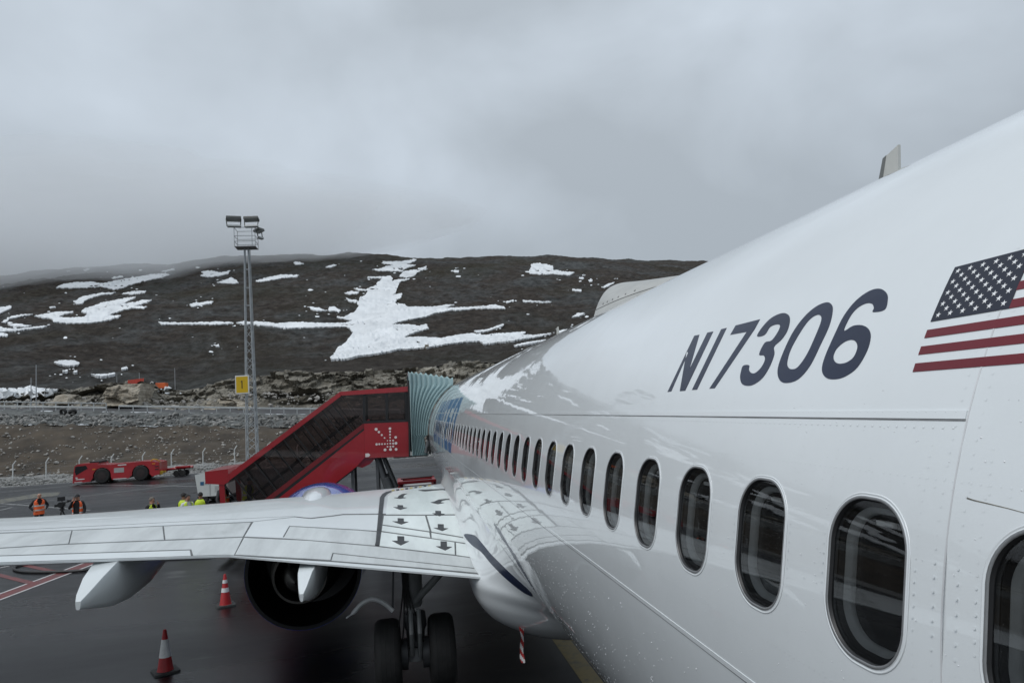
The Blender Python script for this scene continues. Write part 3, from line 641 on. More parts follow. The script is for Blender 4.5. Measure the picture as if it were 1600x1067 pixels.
# registration, traced as flat painted shapes on the skin
def TG(p): return [(1030+x/4.324, 440+y/4.324) for x, y in p]
GL = [
 ('letter_n', [(57,745),(238,366),(272,359),(205,592),(326,345),(366,337),(176,737),(140,740),(186,470),(196,482),(82,742)], [], False),
 ('digit_one', [(222,732),(420,322),(457,313),(256,730)], [], False),
 ('digit_seven', [(481,360),(517,297),(682,255),(646,322),(376,720),(340,723),(592,340)], [], False),
 ('digit_three', [(662,369),(700,305),(760,245),(830,214),(872,224),(884,262),(868,330),(830,390),(778,440),(779,490),(750,570),(700,650),(640,695),(595,704),(560,690),(548,650),(553,610),(568,569),(608,565),(607,595),(622,616),(650,617),(690,580),(715,530),(708,500),(676,492),(714,414),(760,398),(800,345),(818,300),(795,290),(750,308),(714,360)], [], True),
 ('digit_zero', [(801,600),(830,500),(900,350),(980,240),(1060,170),(1130,141),(1165,155),(1173,200),(1150,300),(1090,430),(1020,570),(940,660),(860,685),(815,665)], [[(866,545),(890,460),(950,350),(1010,265),(1060,228),(1090,230),(1096,265),(1060,360),(1000,490),(940,575),(900,592),(874,580)]], True),
 ('digit_six', [(1101,600),(1120,510),(1190,350),(1250,230),(1330,130),(1420,65),(1490,49),(1535,75),(1545,120),(1525,190),(1446,207),(1452,180),(1440,152),(1400,148),(1340,180),(1290,240),(1250,332),(1310,300),(1370,295),(1415,320),(1430,375),(1405,470),(1340,580),(1260,640),(1190,660),(1130,650)], [[(1178,505),(1200,455),(1250,410),(1300,394),(1332,410),(1340,450),(1315,510),(1270,545),(1220,555),(1188,540)]], True)]
for nm, p, hs, curvy in GL:
    P2 = TG(p); HH = [TG(h) for h in hs]
    if curvy: P2 = catmull(P2, 4, True); HH = [catmull(h, 4, True) for h in HH]
    drape_px(nm, P2, FB, .0012, .0012, blue_paint, fuselage, step=4., dens=2.5, holes=HH)
# flag in (length, girth) on the skin
def skin_patch(name, poly, d, m, parent, ny=2, step=.03):
    P2 = densify(poly, step); pv, pf = fill(P2, (), step); v = [fus(y, s, d) for y, s in pv]; t = pf[0]
    if (v[t[1]]-v[t[0]]).cross(v[t[2]]-v[t[0]]).x > 0: pf = [q[::-1] for q in pf]
    if name.startswith('letter'):      # the lettering stops at the window openings
        def hit(t):
            y = sum(pv[i][0] for i in t)/3; q = sum(pv[i][1] for i in t)/3; k = round((y-wy[0])/PITCHW); return 0 <= k < NW and abs(y-wy[0]-k*PITCHW) < .15 and abs(q-S0) < .205
        pf = [t for t in pf if not hit(t)]
    nn = [sec_n(s/RF) for y, s in pv]; VV_, F_ = solidify(v, nn, pf, 0., .001); return link(name, new_mesh(name, VV_, F_), m, parent)
FYL, FS0, FS1 = 1.576, .858, 1.160; sh = (FS1-FS0)/13
rect = lambda y0, s0, y1, s1: [(y0, s0), (y1, s0), (y1, s1), (y0, s1)]
CY = FYL-.232
for k in range(13):
    y0 = CY if k >= 6 else FYL
    if k % 2 == 0: skin_patch('flag_stripe', rect(FYL-.57, FS0+k*sh, y0, FS0+(k+1)*sh), .0012, red_paint_f, fuselage)
canton = skin_patch('flag_canton', rect(CY, FS0+6*sh, FYL, FS1), .0013, flag_blue, fuselage)
for r_ in range(9):
    for c_ in range(6 if r_ % 2 == 0 else 5):
        yc = FYL-.232*((2*c_+1+(r_ % 2))/12.); sc_ = FS0+6*sh+(7*sh)*(1-(r_+1)/10.); ro = .0088
        pts = [(yc+(ro if k % 2 == 0 else ro*.4)*math.sin(math.pi*k/5), sc_+(ro if k % 2 == 0 else ro*.4)*math.cos(math.pi*k/5)) for k in range(10)]
        v = [tuple(fus(a, b, .0019)) for a, b in pts]+[tuple(fus(yc, sc_, .0021))]
        link('star', new_mesh('star', v, [(k, 10, (k+1) % 10) for k in range(10)]), flag_white, canton)
# billboard lettering near the nose
def block(ch):
    S = .26
    g = {'U': [[(0, 1), (0, .18), (.18, 0), (.62, 0), (.8, .18), (.8, 1), (.56, 1), (.56, .24), (.24, .24), (.24, 1)]],
         'N': [[(0, 0), (0, 1), (.24, 1), (.58, .42), (.58, 1), (.82, 1), (.82, 0), (.6, 0), (.24, .6), (.24, 0)]], 'I': [[(0, 0), (0, 1), (.25, 1), (.25, 0)]],
         'T': [[(.26, 0), (.26, .78), (0, .78), (0, 1), (.76, 1), (.76, .78), (.5, .78), (.5, 0)]],
         'E': [[(0, 0), (0, 1), (.7, 1), (.7, .79), (.25, .79), (.25, .61), (.62, .61), (.62, .40), (.25, .40), (.25, .21), (.7, .21), (.7, 0)]],
         'D': [[(0, 0), (0, 1), (.5, 1), (.82, .72), (.82, .28), (.5, 0), (.26, 0), (.26, .22), (.45, .22), (.58, .36), (.58, .64), (.45, .79), (.26, .79), (.26, 0)]]}
    return g[ch][0]
adv = 0.; lets = []
for ch in 'UNITED':
    g = block(ch); w_ = max(p[0] for p in g); lets.append((ch, adv, g)); adv += w_+.16
tot = adv-.16; Ya, Yb = 20.6, 13.95; kx = (Ya-Yb)/tot
for ch, a, g in lets:
    poly = [(Ya-(a+p[0])*kx, -.06+p[1]*1.16) for p in g]
    skin_patch('letter_'+ch.lower(), poly, .0012, united_blue, fuselage, step=.045)
# aerials and radome on the crown
ab = MB()
v = [(-.010, 3.93, 1.86), (.010, 3.93, 1.86), (-.006, 3.70, 2.20), (.006, 3.70, 2.20), (-.010, 3.66, 1.86), (.010, 3.66, 1.86), (-.006, 3.56, 2.20), (.006, 3.56, 2.20)]
v = [(-.012, 3.84, 1.84), (-.012, 3.62, 1.84), (-.008, 3.57, 2.175), (-.008, 3.705, 2.14), (.012, 3.84, 1.84), (.012, 3.62, 1.84), (.008, 3.57, 2.175), (.008, 3.705, 2.14)]
ab.add(v, [(0, 1, 2, 3), (7, 6, 5, 4), (0, 3, 7, 4), (1, 5, 6, 2), (3, 2, 6, 7)])
o = ab.build('blade_aerial', mat('aerial_grey', (.50, .50, .47), .4, var=.06, vscale=6.), plane)
ab = MB(); ab.add([(-.0135, 3.842, 1.85), (-.0135, 3.79, 1.85), (-.0095, 3.675, 2.15), (-.0095, 3.707, 2.142), (.0135, 3.842, 1.85), (.0135, 3.79, 1.85), (.0095, 3.675, 2.15), (.0095, 3.707, 2.142)], [(0, 1, 2, 3), (7, 6, 5, 4), (0, 3, 7, 4), (1, 5, 6, 2), (3, 2, 6, 7)])
ab.build('erosion_strip', mat('aerial_dark', (.14, .145, .14), .5, var=.1), o)
ab = MB(); ab.add([(-.012, 12.5, 1.86), (-.012, 12.28, 1.86), (-.007, 12.32, 2.16), (-.007, 12.42, 2.15), (.012, 12.5, 1.86), (.012, 12.28, 1.86), (.007, 12.32, 2.16), (.007, 12.42, 2.15)], [(0, 1, 2, 3), (7, 6, 5, 4), (0, 3, 7, 4), (1, 5, 6, 2), (3, 2, 6, 7)])
ab.build('blade_aerial', MATS['aerial_grey'], plane)
ab = MB(); nu, nv = 44, 26; v = []; f = []
for i in range(nu+1):
    u = i/nu; y = 9.15-u*3.4; hgt = .44*(min(1, u/.26)**.5 if u < .26 else 1)*(1-.98*max(0, (u-.12)/.88)**.85); wd = .52*(min(1, u/.25)**.5 if u < .25 else 1)*(1-max(0, (u-.4)/.6)**2)+.01
    for j in range(nv+1):
        t = -1+2*j/nv; x = wd*t; z0 = math.sqrt(RF**2-x*x)-.03; z = z0+(hgt+.03)*(1-abs(t)**4.)
        v.append((x, y, z))
for i in range(nu):
    for j in range(nv): a = i*(nv+1)+j; f.append((a, a+1, a+nv+2, a+nv+1))
ab.add(v, f); dome_o = ab.build('radome', mat('radome_grey', (.42, .42, .40), .35, var=.14, vscale=2.5, stretch=(1, .5, 3.)), plane, smooth=True)
RDB = bvh_of(dome_o)
for y in (8.95, 8.87, 8.79, 8.71, 8.5, 8.42, 8.34, 8.05, 7.9, 7.72, 7.55, 7.36, 7.15):
    h_ = RDB.ray_cast(Vector((-2., y, 1.94)), Vector((1, 0, 0)))
    if h_[0]: b = MB(); b.lathe([(-.004, .013), (.003, .013), (.006, .0)], h_[0], h_[1] if h_[1].x < 0 else -h_[1], 8); b.build('bolt', MATS['aerial_dark'], dome_o)
b = MB(); pts_ = []
for y in np.linspace(8.95, 6.6, 30):
    h_ = RDB.ray_cast(Vector((-2., y, 1.90)), Vector((1, 0, 0)))
    if h_[0]: pts_.append(h_[0])
if len(pts_) > 2: b.tube(pts_, .005, 5); b.build('radome_joint', MATS['aerial_dark'], dome_o)
# weeping fastener below the joint
drape_px('oil_streak', strip_px([(1511, 778), (1522, 781.5), (1548, 787.5), (1575, 794), (1612, 804)], (2.4, 1.0)), FB, .0006, .0006, mat('oil_streak', (.16, .15, .12), .5, var=.5, vscale=40.), fuselage, step=3., dens=2.)

# ---- wing
def wplan(a):
    yle = 18.2-.53*(a-1.9); yte = 10.4+(a-1.8)/3.6*.55 if a < 5.4 else 10.95-.25*(a-5.4); zte = -1.62+(a-1.8)/3.6*.54 if a < 5.4 else -1.08+.105*(a-5.4)
    return yle, yte, zte
def winc(a): return float(np.interp(a, [1.8, 3.4, 5.4, 9, 17], (.065, .05, .025, -.01, -.02)))
def wtop(a, t):
    yle, yte, zte = wplan(a); c = yle-yte; return Vector((-a, yte+c*t, zte+winc(a)*c*t+.033*c*(max(t, 0)**.95*max(1-t, 0)**.5/.43)))
def wbot(a, t):
    p = wtop(a, t); yle, yte, zte = wplan(a); c = yle-yte
    p.z -= .025+.105*c*(max(t, 0)**.9*max(1-t, 0)**.55/.42)*(1 if t > .0 else 0) if t < 1 else 0.; return p
def wing_mesh():
    As = [1.72, 1.9, 2.3, 2.8, 3.4, 4., 4.6, 5.1, 5.4, 5.8, 6.5, 7.3, 8.2, 9.2, 10.3, 11.5, 13, 14.5, 16, 17.1]
    Ts = [0, .02, .05, .1, .16, .23, .3, .38, .46, .54, .62, .7, .77, .83, .88, .92, .95, .97, .985, .995, 1.]
    v = []; f = []; n = len(Ts)
    for a in As: v += [wtop(a, t) for t in Ts]
    for a in As: v += [wbot(a, t) for t in Ts]
    N_ = len(As)*n
    for i in range(len(As)-1):
        for j in range(n-1):
            q = i*n+j; f.append((q, q+n, q+n+1, q+1)); f.append((N_+q, N_+q+1, N_+q+n+1, N_+q+n))
        f.append((i*n, N_+i*n, N_+(i+1)*n, (i+1)*n))
    f.append(tuple(range(n))+tuple(N_+k for k in range(n-1, -1, -1)))
    return v, f
wing_paint = mat('wing_grey_paint', (.66, .695, .70), .34, coat=.5, var=.07, vscale=.9, vdetail=9., stretch=(1., .35, 1.))
walk_paint = mat('walkway_white_paint', (.74, .79, .77), .38, coat=.4, var=.12, vscale=1.4, vdetail=10., stretch=(1.6, .3, 1.))
flap_paint = mat('flap_grey_paint', (.54, .565, .56), .36, coat=.4, var=.15, vscale=1.6, vdetail=10., stretch=(1.8, .3, 1.))
b = MB(); b.add(*wing_mesh()); wing = b.build('wing', wing_paint, plane, smooth=True)
WB = bvh_of(wing)
gap_shade_m = mat('panel_gap_shade', (.13, .135, .137), .7, var=.3, vscale=5.); mark = mat('walkway_marking', (.035, .037, .04), .55, var=.3, vscale=5.)
def proj_px(p): d = np.array(p)-CAM; z = d @ CF; return W/2+FPX*(d @ CR)/z, H/2-FPX*(d @ CU)/z
_te = sorted(proj_px(wtop(a, .0025)) for a in np.linspace(1.75, 12., 120)); _tx = [p[0] for p in _te]; _ty = [p[1] for p in _te]
def clampte(poly, d=.35): return [(x, min(y, float(np.interp(x, _tx, _ty))-d)) for x, y in poly]
def wpanel(name, poly, m, off=.008, thick=.008, step=9.): return drape_px(name, clampte(densify(poly, 6.)), WB, off, thick, m, wing, step=step, dens=6., dense=False)
J3 = [(-80, 861), (0, 856.5), (107, 850), (257.5, 844), (380, 839.2)]
def inset(poly, d):
    cx = sum(p[0] for p in poly)/len(poly); cy = sum(p[1] for p in poly)/len(poly); return [(x+(cx-x)*d/max(30, abs(x-cx)), y+(cy-y)*.35*d/max(6, abs(y-cy))) for x, y in poly]
PAN = [  # movable and fixed surfaces along the rear of the wing: outlines in the photograph, laid on the wing
 ('spoiler', [(-80, 838), (0, 834), (111.5, 829.6), (106.5, 849.6), (0, 856), (-80, 860)], flap_paint),
 ('spoiler', [(113.5, 829.4), (253.5, 822.6), (256, 843.6), (108.5, 849.6)], flap_paint),
 ('spoiler', [(256, 822.5), (392, 816.6), (379.5, 838.6), (258.5, 843.4)], flap_paint),
 ('spoiler', [(453, 823), (559, 829), (591, 831.5), (585.5, 852.4), (480, 843.6), (443, 841)], flap_paint),
 ('flap', [(-80, 862), (0, 857.6), (107, 851.2), (258, 845.2), (379, 840.2), (365.5, 867.8), (302, 870), (299, 858.6), (0, 868.2), (-80, 872)], flap_paint),
 ('flap_tab', [(-80, 873.4), (0, 869.6), (296.5, 860.2), (298, 869.8), (150, 874), (0, 878.8), (-80, 881)], wing_paint),
 ('flap', [(381.5, 840.6), (480, 845), (586, 854.2), (711, 868.8), (756, 874.8), (756.5, 889), (519.5, 863.8), (516, 875), (367.5, 866.5)], flap_paint),
 ('flap_tab', [(521, 865.6), (640, 878), (756.6, 890.6), (757, 896), (640, 885.5), (518, 876)], flap_paint),
 ('fixed_panel', [(396, 815.6), (461, 808.4), (476, 810.2), (486, 811), (522, 807), (536, 805), (592, 804.4), (591.5, 829.8), (559, 827.4), (452, 821.6), (441.5, 839.6), (482, 842.6), (382, 838.4)], wing_paint),
 ('walkway_panel', [(600, 806), (664, 806), (671, 830), (598, 819.4)], walk_paint), ('walkway_panel', [(667, 806), (717, 805.4), (726.6, 839.4), (674.4, 830.6)], walk_paint),
 ('walkway_panel', [(597.6, 821.4), (670.6, 832), (672, 840), (596.4, 829.6)], walk_paint), ('walkway_panel', [(674, 832.6), (727, 841.6), (733, 849), (674.6, 840.6)], walk_paint),
 ('walkway_panel', [(596, 831.6), (672, 842), (709.8, 847.6), (710.6, 866.6), (593, 853)], walk_paint), ('walkway_panel', [(712.4, 848), (734, 851.4), (752, 872.8), (713, 867)], walk_paint),
 ('walkway_panel', [(603, 803.8), (606, 776), (614, 768.6), (650, 762.8), (676, 759), (703, 770), (713, 786), (717, 803.4), (660, 804)], walk_paint)]
drape_px('panel_gap_shade', clampte(densify([(-80, 832), (0, 828.6), (457, 806), (475, 808), (486, 808.6), (522, 804.6), (536, 802.6), (593, 802), (718, 802.5), (730, 842), (742, 858), (757, 872), (757.4, 898), (640, 887), (517, 877.4), (367, 868.4), (300, 871.5), (150, 875.5), (0, 880), (-80, 882)], 5.), .1), WB, .0012, .0012, gap_shade_m, wing, step=9., dense=False)  # dark sheet beneath the panels, its colour deepening the shade in their gaps
for nm, p, m in PAN: wpanel(nm, p, m)
drape_px('skin_panel', [(-80, 836.6), (0, 832.4), (113, 828.2), (254, 821.4), (394, 815.2), (460, 807.6), (457, 807), (0, 830), (-80, 834)], WB, .008, .008, wing_paint, wing, step=8., dens=4.)
# dark surround and arrows of the overwing escape path
drape_px('walkway_border', [(586.5, 852.4), (590, 815), (593.5, 778), (597, 772.5), (603, 769), (611, 767), (612, 768), (605, 771.5), (600.5, 777), (598, 800), (595, 825), (591.8, 852.8)], WB, .0125, .0125, mark, wing, step=6., dens=4.)
T8 = lambda p: [(560+x/4.706, 740+y/4.706) for x, y in p]
def arr(x0, x1, y0, hx0, hx1, yh, tx, ty): return [(x0, y0), (x1, y0+2), (x1+1, yh-1), (hx1, yh+1), (tx, ty), (hx0, yh-3), (x0+1, yh-3)]
for p in (arr(287, 328, 233, 256, 360, 251, 308, 268), arr(288, 333, 330, 250, 368, 356, 315, 376), arr(286, 336, 462, 247, 372, 499, 312, 530), arr(565, 607, 275, 543, 635, 297, 597, 315), arr(583, 627, 373, 553, 660, 404, 617, 424), arr(603, 650, 500, 570, 688, 540, 638, 567)):
    drape_px('escape_arrow', T8(p), WB, .0125, .0125, mark, wing, step=4., dens=3.)
for p in ([(360, 148), (320, 152), (297, 165), (288, 177), (262, 179), (305, 187), (352, 179), (330, 176), (332, 165), (343, 156)], [(700, 187), (640, 187), (590, 193), (555, 208), (530, 214), (585, 226), (632, 216), (603, 212), (617, 201), (650, 194), (702, 194)], [(672, 113), (560, 116), (470, 120), (440, 125), (500, 131), (560, 124), (675, 119)]):
    drape_px('escape_arrow', T8(p), WB, .0125, .0125, mark, wing, step=3., dens=2.)
yel = mat('dash_yellow', (.45, .35, .12), .5, var=.15, vscale=5.)
for k in range(9):
    a0 = k/9.; a1 = (k+.6)/9.; q0 = (612+(676-612)*a0, 766.4-8.0*a0); q1 = (612+(676-612)*a1, 766.4-8.0*a1)
    drape_px('border_dash', [(q0[0], q0[1]-.7), (q1[0], q1[1]-.7), (q1[0], q1[1]+.9), (q0[0], q0[1]+.9)], WB, .0125, .0125, mark if k % 2 else yel, wing, step=4., dens=3.)
# streaks of grime with shapes of their own, running back from hinges
grime = mat('grime_streak', (.40, .41, .40), .5, var=.15, vscale=9.)

# ---- wing-to-body fairing
def zw(y):
    t = min(1., max(0., (y-10.4)/7.8)); return wtop(1.8, t).z
def fair_sec(y):
    w = zw(y); e = min(1., max(0., (y-8.0)/3.0)); e = e*e*(3-2*e); e2 = min(1., max(0., (21.2-y)/3.2)); e *= e2*e2*(3-2*e2)
    top = w+.62; pt = [(None, top), (-1.80, w+.26), (-1.90, w+.03), (-1.97, w-.10), (-1.96, w-.24), (-1.88, .5*(w-.24)-1.15), (-1.64, -2.34), (-1.20, -2.56), (-.6, -2.68), (0., -2.70)]
    ang = [math.asin(max(-1, min(1, p[1]/RL))) if i < 5 else 0 for i, p in enumerate(pt)]
    a4 = ang[4]
    for i in range(5, 10): ang[i] = a4+(-math.pi/2-a4)*(i-4)/5.
    o = []
    for i, p in enumerate(pt):
        fx, fz = sec(ang[i])
        if i == 0: o.append((fx*.985, fz)); continue
        o.append((fx*.99*(1-e)+p[0]*e, fz*.99*(1-e)+p[1]*e))
    return catmull(o, 5)
yy = np.concatenate([np.linspace(8., 11.4, 30), np.linspace(11.7, 17.8, 18), np.linspace(18., 21.2, 20)])
v = []; f = []; rows = [fair_sec(y) for y in yy]; n_ = len(rows[0])
for y, r_ in zip(yy, rows): v += [(p[0], y, p[1]) for p in r_]
for i in range(len(yy)-1):
    for j in range(n_-1): a = i*n_+j; f.append((a, a+1, a+n_+1, a+n_))
b = MB(); b.add(v, f); fairing = b.build('belly_fairing', white_paint, plane, smooth=True)
FRB = bvh_of(fairing, fuselage)
drape_px('blue_swoosh', catmull([(725, 835), (741, 836), (753, 848), (768, 866), (790, 888), (812, 908), (829, 924), (831, 931), (815, 923), (790, 903), (768, 881), (752, 862), (737, 851)], 4, True), FRB, .004, .004, blue_paint, fairing, step=5., dens=3.)

# ---- engine
eng_blue = mat('nacelle_blue', (.010, .050, .36), .25, coat=1., var=.08, vscale=2.); eng_dark = mat('nozzle_dark', (.012, .012, .013), .5, var=.3, vscale=3.); eng_met = mat('nozzle_metal', (.10, .095, .085), .4, metal=.7, var=.3, vscale=3.)
EX, EZ = -4.74, -2.0
ne = MB()
prof_ = [(13.9, .98), (13.9, 1.05), (14.6, 1.06), (15.9, 1.03), (16.5, 1.12), (17.1, 1.23), (17.8, 1.25), (18.5, 1.17), (18.95, 1.0), (19.0, .92)]
ne.lathe([(y-13.9, r_) for y, r_ in prof_], (EX, 13.9, EZ), (0, 1, 0), 64); nac = ne.build('nacelle', eng_blue, plane, smooth=True)
ne = MB(); ne.lathe([(0, 1.045), (-.005, .98), (.2, .97), (1.5, .92), (1.6, .3)], (EX, 13.9, EZ), (0, 1, 0), 64); ne.build('fan_duct', eng_dark, nac, smooth=True)
ne = MB(); ne.lathe([(1.5, .72), (.6, .66), (-.15, .56), (-.55, .47), (-.55, .43), (-.2, .46), (.6, .45)], (EX, 13.9, EZ+.03), (0, 1, 0), 48); ne.build('core_cowl', eng_met, nac, smooth=True)
ne = MB(); ne.lathe([(.5, .36), (-.3, .34), (-.8, .2), (-1.05, .02)], (EX, 13.9, EZ+.03), (0, 1, 0), 32); ne.build('exhaust_plug', eng_met, nac, smooth=True)
ne = MB(); ne.lathe([(0, .92), (.02, .88), (-.3, .80), (-.9, .78), (-.95, .1)], (EX, 19.0, EZ), (0, 1, 0), 48); ne.build('inlet', mat('inlet_metal', (.5, .5, .5), .3, metal=.8, var=.05), nac, smooth=True)
pv = []; pf = []
for i, (y, w_, zt, zb) in enumerate([(12.6, .05, -1.45, -1.55), (13.4, .20, -1.2, -1.9), (14.5, .28, -.95, -1.6), (15.6, .33, -.80, -1.3), (16.4, .34, -.735, -1.1), (16.9, .30, -.76, -1.0), (17.3, .18, -.82, -1.0), (17.5, .03, -.9, -1.0)]):
    for k in range(9): t = math.pi*k/8; pv.append((EX-w_*math.cos(t), y, zb+(zt-zb)*math.sin(t)**.6))
    if i:
        for k in range(8): a = (i-1)*9+k; pf.append((a, a+1, a+10, a+9))
b = MB(); b.add(pv, pf); b.build('pylon', white_paint, plane, smooth=True)
# ---- flap track fairings
def canoe(x, ytip, zt, zwing, s=1.):
    v = []; f = []; st = [(0., .03, zt+.10, zt), (.12, .07, zt+.16, zt-.02), (.45, .13, zt+.29, zt-.10), (.9, .17, zt+.46, zt-.19), (1.5, .19, zwing+.02, zt-.24), (2.2, .19, zwing+.02, zt-.22), (3.1, .15, zwing+.05, zt-.05), (3.9, .06, zwing+.06, zwing-.05)]
    for i, (dy, w_, a, c) in enumerate(st):
        aa = abs(x); yle, yte, zte = wplan(aa); tt = (ytip+dy-yte)/(yle-yte)
        if tt > -.02: a = min(a, wbot(aa, max(.0, tt)).z+.012)
        w_ *= s; h = a-c
        ring = [(-w_*.93, a), (-w_, a-h*.07), (-w_*.97, a-h*.4), (-w_*.78, c+h*.14), (-w_*.4, c), (w_*.4, c), (w_*.78, c+h*.14), (w_*.97, a-h*.4), (w_, a-h*.07), (w_*.93, a)]
        v += [(x+p[0], ytip+dy, p[1]) for p in ring]
        if i:
            for k in range(10): q = (i-1)*10; f.append((q+k, q+(k+1) % 10, q+10+(k+1) % 10, q+10+k))
    f.append(tuple(range(10))); b = MB(); b.add(v, f); return b.build('flap_track_fairing', wing_paint, wing, smooth=True)
p = ony(119, 953, 9.75); canoe(p[0]+.02, 9.75, p[2], wbot(abs(p[0]), .15).z)
p = ony(469, 940, 10.15); canoe(p[0]+.02, 10.15, p[2], wbot(abs(p[0]), .15).z, .8)
# ---- main landing gear
steel_d_early = mat('gear_door_dark', (.05, .052, .055), .5, var=.2, vscale=3.)
gear_m = mat('gear_grey_paint', (.17, .175, .175), .45, var=.15, vscale=5.); tyre_m = mat('aircraft_tyre', (.012, .012, .012), .75, var=.3, vscale=6.); steel = mat('oleo_steel', (.45, .45, .45), .25, metal=.9, var=.1)
GX, GY, TR = -2.80, 12.05, .565; AZ_ = GZ+TR
g = MB(); g.lathe([(0, .16), (.1, .17), (.78, .155), (.82, .13)], (GX, GY, -1.52), (0, 0, -1), 24, True); strut = g.build('gear_strut', gear_m, plane, smooth=True)
g = MB(); g.tube([(GX, GY, -2.2), (GX, GY, AZ_)], .085, 16); g.build('oleo', steel, strut, smooth=True)
g = MB(); g.lathe([(0, .10), (.02, .17), (.22, .19), (.30, .15), (.52, .14), (.56, .09)], (GX+.02, GY, -2.42), (0, 0, -1), 20, True); g.build('lower_housing', steel_d_early, strut, smooth=True)
for dx in (-.2, .2): g = MB(); g.lathe([(-.09, .10), (-.08, .24), (.08, .24), (.09, .10)], (GX+dx, GY, AZ_), (1, 0, 0), 24, True); g.build('brake_pack', steel_d_early, strut, smooth=True)
g = MB(); g.tube([(GX-.6, GY, AZ_), (GX+.6, GY, AZ_)], .07, 12); g.lathe([(-.1, .14), (.1, .14)], (GX, GY, AZ_), (0, 0, 1), 16, True); g.build('axle', gear_m, strut, smooth=True)
g = MB(); g.tube([(GX-.01, GY-.1, -2.28), (-2.45, GY-.3, -1.9), (-2.0, GY-.35, -1.45)], [.06, .06, .05], 10); g.build('side_brace', gear_m, strut)
g = MB(); g.tube([(GX-.05, GY-.24, -2.35), (GX-.05, GY-.42, -2.65), (GX-.05, GY-.15, AZ_)], .035, 8); g.tube([(GX+.08, GY-.24, -2.35), (GX+.08, GY-.42, -2.65), (GX+.08, GY-.15, AZ_)], .035, 8); g.build('torque_link', gear_m, strut)
pts = [ony(x, y, 11.4) for x, y in ((541, 965), (552, 957), (565, 943), (580, 936), (592, 938), (604, 945), (614, 954))]
g = MB(); g.tube(catmull([tuple(q) for q in pts], 4), [.012]*4+[.034]*21, 8); g.build('bent_pipe', mat('pipe_grey', (.42, .43, .43), .4, var=.1), strut, smooth=True)
for q in range(5):
    x0 = GX-.13+.02*q; g = MB(); g.tube(catmull([(x0, GY-.17, -1.5), (x0-.02, GY-.2, -2.0), (x0+.05*(q-2), GY-.22, -2.5), (x0+.1*(q-2), GY-.1, AZ_+.1)], 5), .012, 6); g.build('hydraulic_hose', tyre_m, strut)
g = MB(); g.add([(GX-.30, GY-.4, -1.6), (GX-.30, GY+.5, -1.6), (GX-.34, GY+.5, -2.35), (GX-.34, GY-.4, -2.25), (GX-.27, GY-.4, -1.6), (GX-.27, GY+.5, -1.6), (GX-.31, GY+.5, -2.35), (GX-.31, GY-.4, -2.25)], [(0, 1, 2, 3), (7, 6, 5, 4), (0, 3, 7, 4), (1, 5, 6, 2), (3, 2, 6, 7)]); g.build('gear_door', steel_d_early, strut)
for dx in (-.43, .43):
    g = MB(); pr = [(-.19, .26), (-.21, .40), (-.20, .50), (-.15, .55), (-.08, TR), (.08, TR), (.15, .55), (.20, .50), (.21, .40), (.19, .26)]
    pr2 = []
    g.lathe(pr, (GX+dx, GY, AZ_), (1, 0, 0), 56); wh = g.build('wheel', tyre_m, strut, smooth=True)
    for q in (-.10, -.035, .035, .10):
        g = MB(); g.lathe([(q-.008, TR-.004-(.004 if abs(q) > .05 else 0)), (q-.006, TR+.004-(.004 if abs(q) > .05 else 0)), (q+.006, TR+.004-(.004 if abs(q) > .05 else 0)), (q+.008, TR-.004-(.004 if abs(q) > .05 else 0))], (GX+dx, GY, AZ_), (1, 0, 0), 56); g.build('tread_rib', tyre_m, wh, smooth=True)
    g = MB(); g.lathe([(-.17, .06), (-.15, .25), (.15, .25), (.17, .06)], (GX+dx, GY, AZ_), (1, 0, 0), 24, True); g.build('rim', gear_m, wh)
# striped warning streamer under the fairing
sm_r = mat('streamer_red', (.35, .02, .02), .7, var=.15, vscale=9.); sm_w = mat('streamer_white', (.6, .6, .6), .7, var=.1, vscale=9.)
s_ = MB(); nst = 40; v = []; f = []
for i in range(nst+1):
    z = -2.22-i*.50/nst; w_ = .026+.006*math.sin(i*.4); tw = .5*math.sin(i*.11); cx = -1.37+.012*math.sin(i*.16)
    v += [(cx-w_*math.cos(tw), 10.-w_*math.sin(tw), z), (cx+w_*math.cos(tw), 10.+w_*math.sin(tw), z)]
    if i: s_.cur = 0
for i in range(nst):
    for h in (0,): f.append((2*i, 2*i+1, 2*i+3, 2*i+2))
# slanted bands: split each row in four cells
v = []; f = []; mi = []
for i in range(nst+1):
    z = -2.22-i*.50/nst; w_ = .028+.005*math.sin(i*.4); tw = .5*math.sin(i*.11); cx = -1.37+.012*math.sin(i*.16)
    for k in range(5): t = -1+k/2; v.append((cx+t*w_*math.cos(tw), 10.+t*w_*math.sin(tw), z))
for i in range(nst):
    for k in range(4): a = i*5+k; f.append((a, a+1, a+6, a+5)); mi.append(0 if ((i-k*2) // 6) % 2 == 0 else 1)
me = new_mesh('streamer', v, f); me.materials.append(sm_r); me.materials.append(sm_w); me.polygons.foreach_set('material_index', mi); streamer = link('streamer', me)
tag(streamer, 'red and white striped streamer hanging under the belly of the airliner', 'streamer')

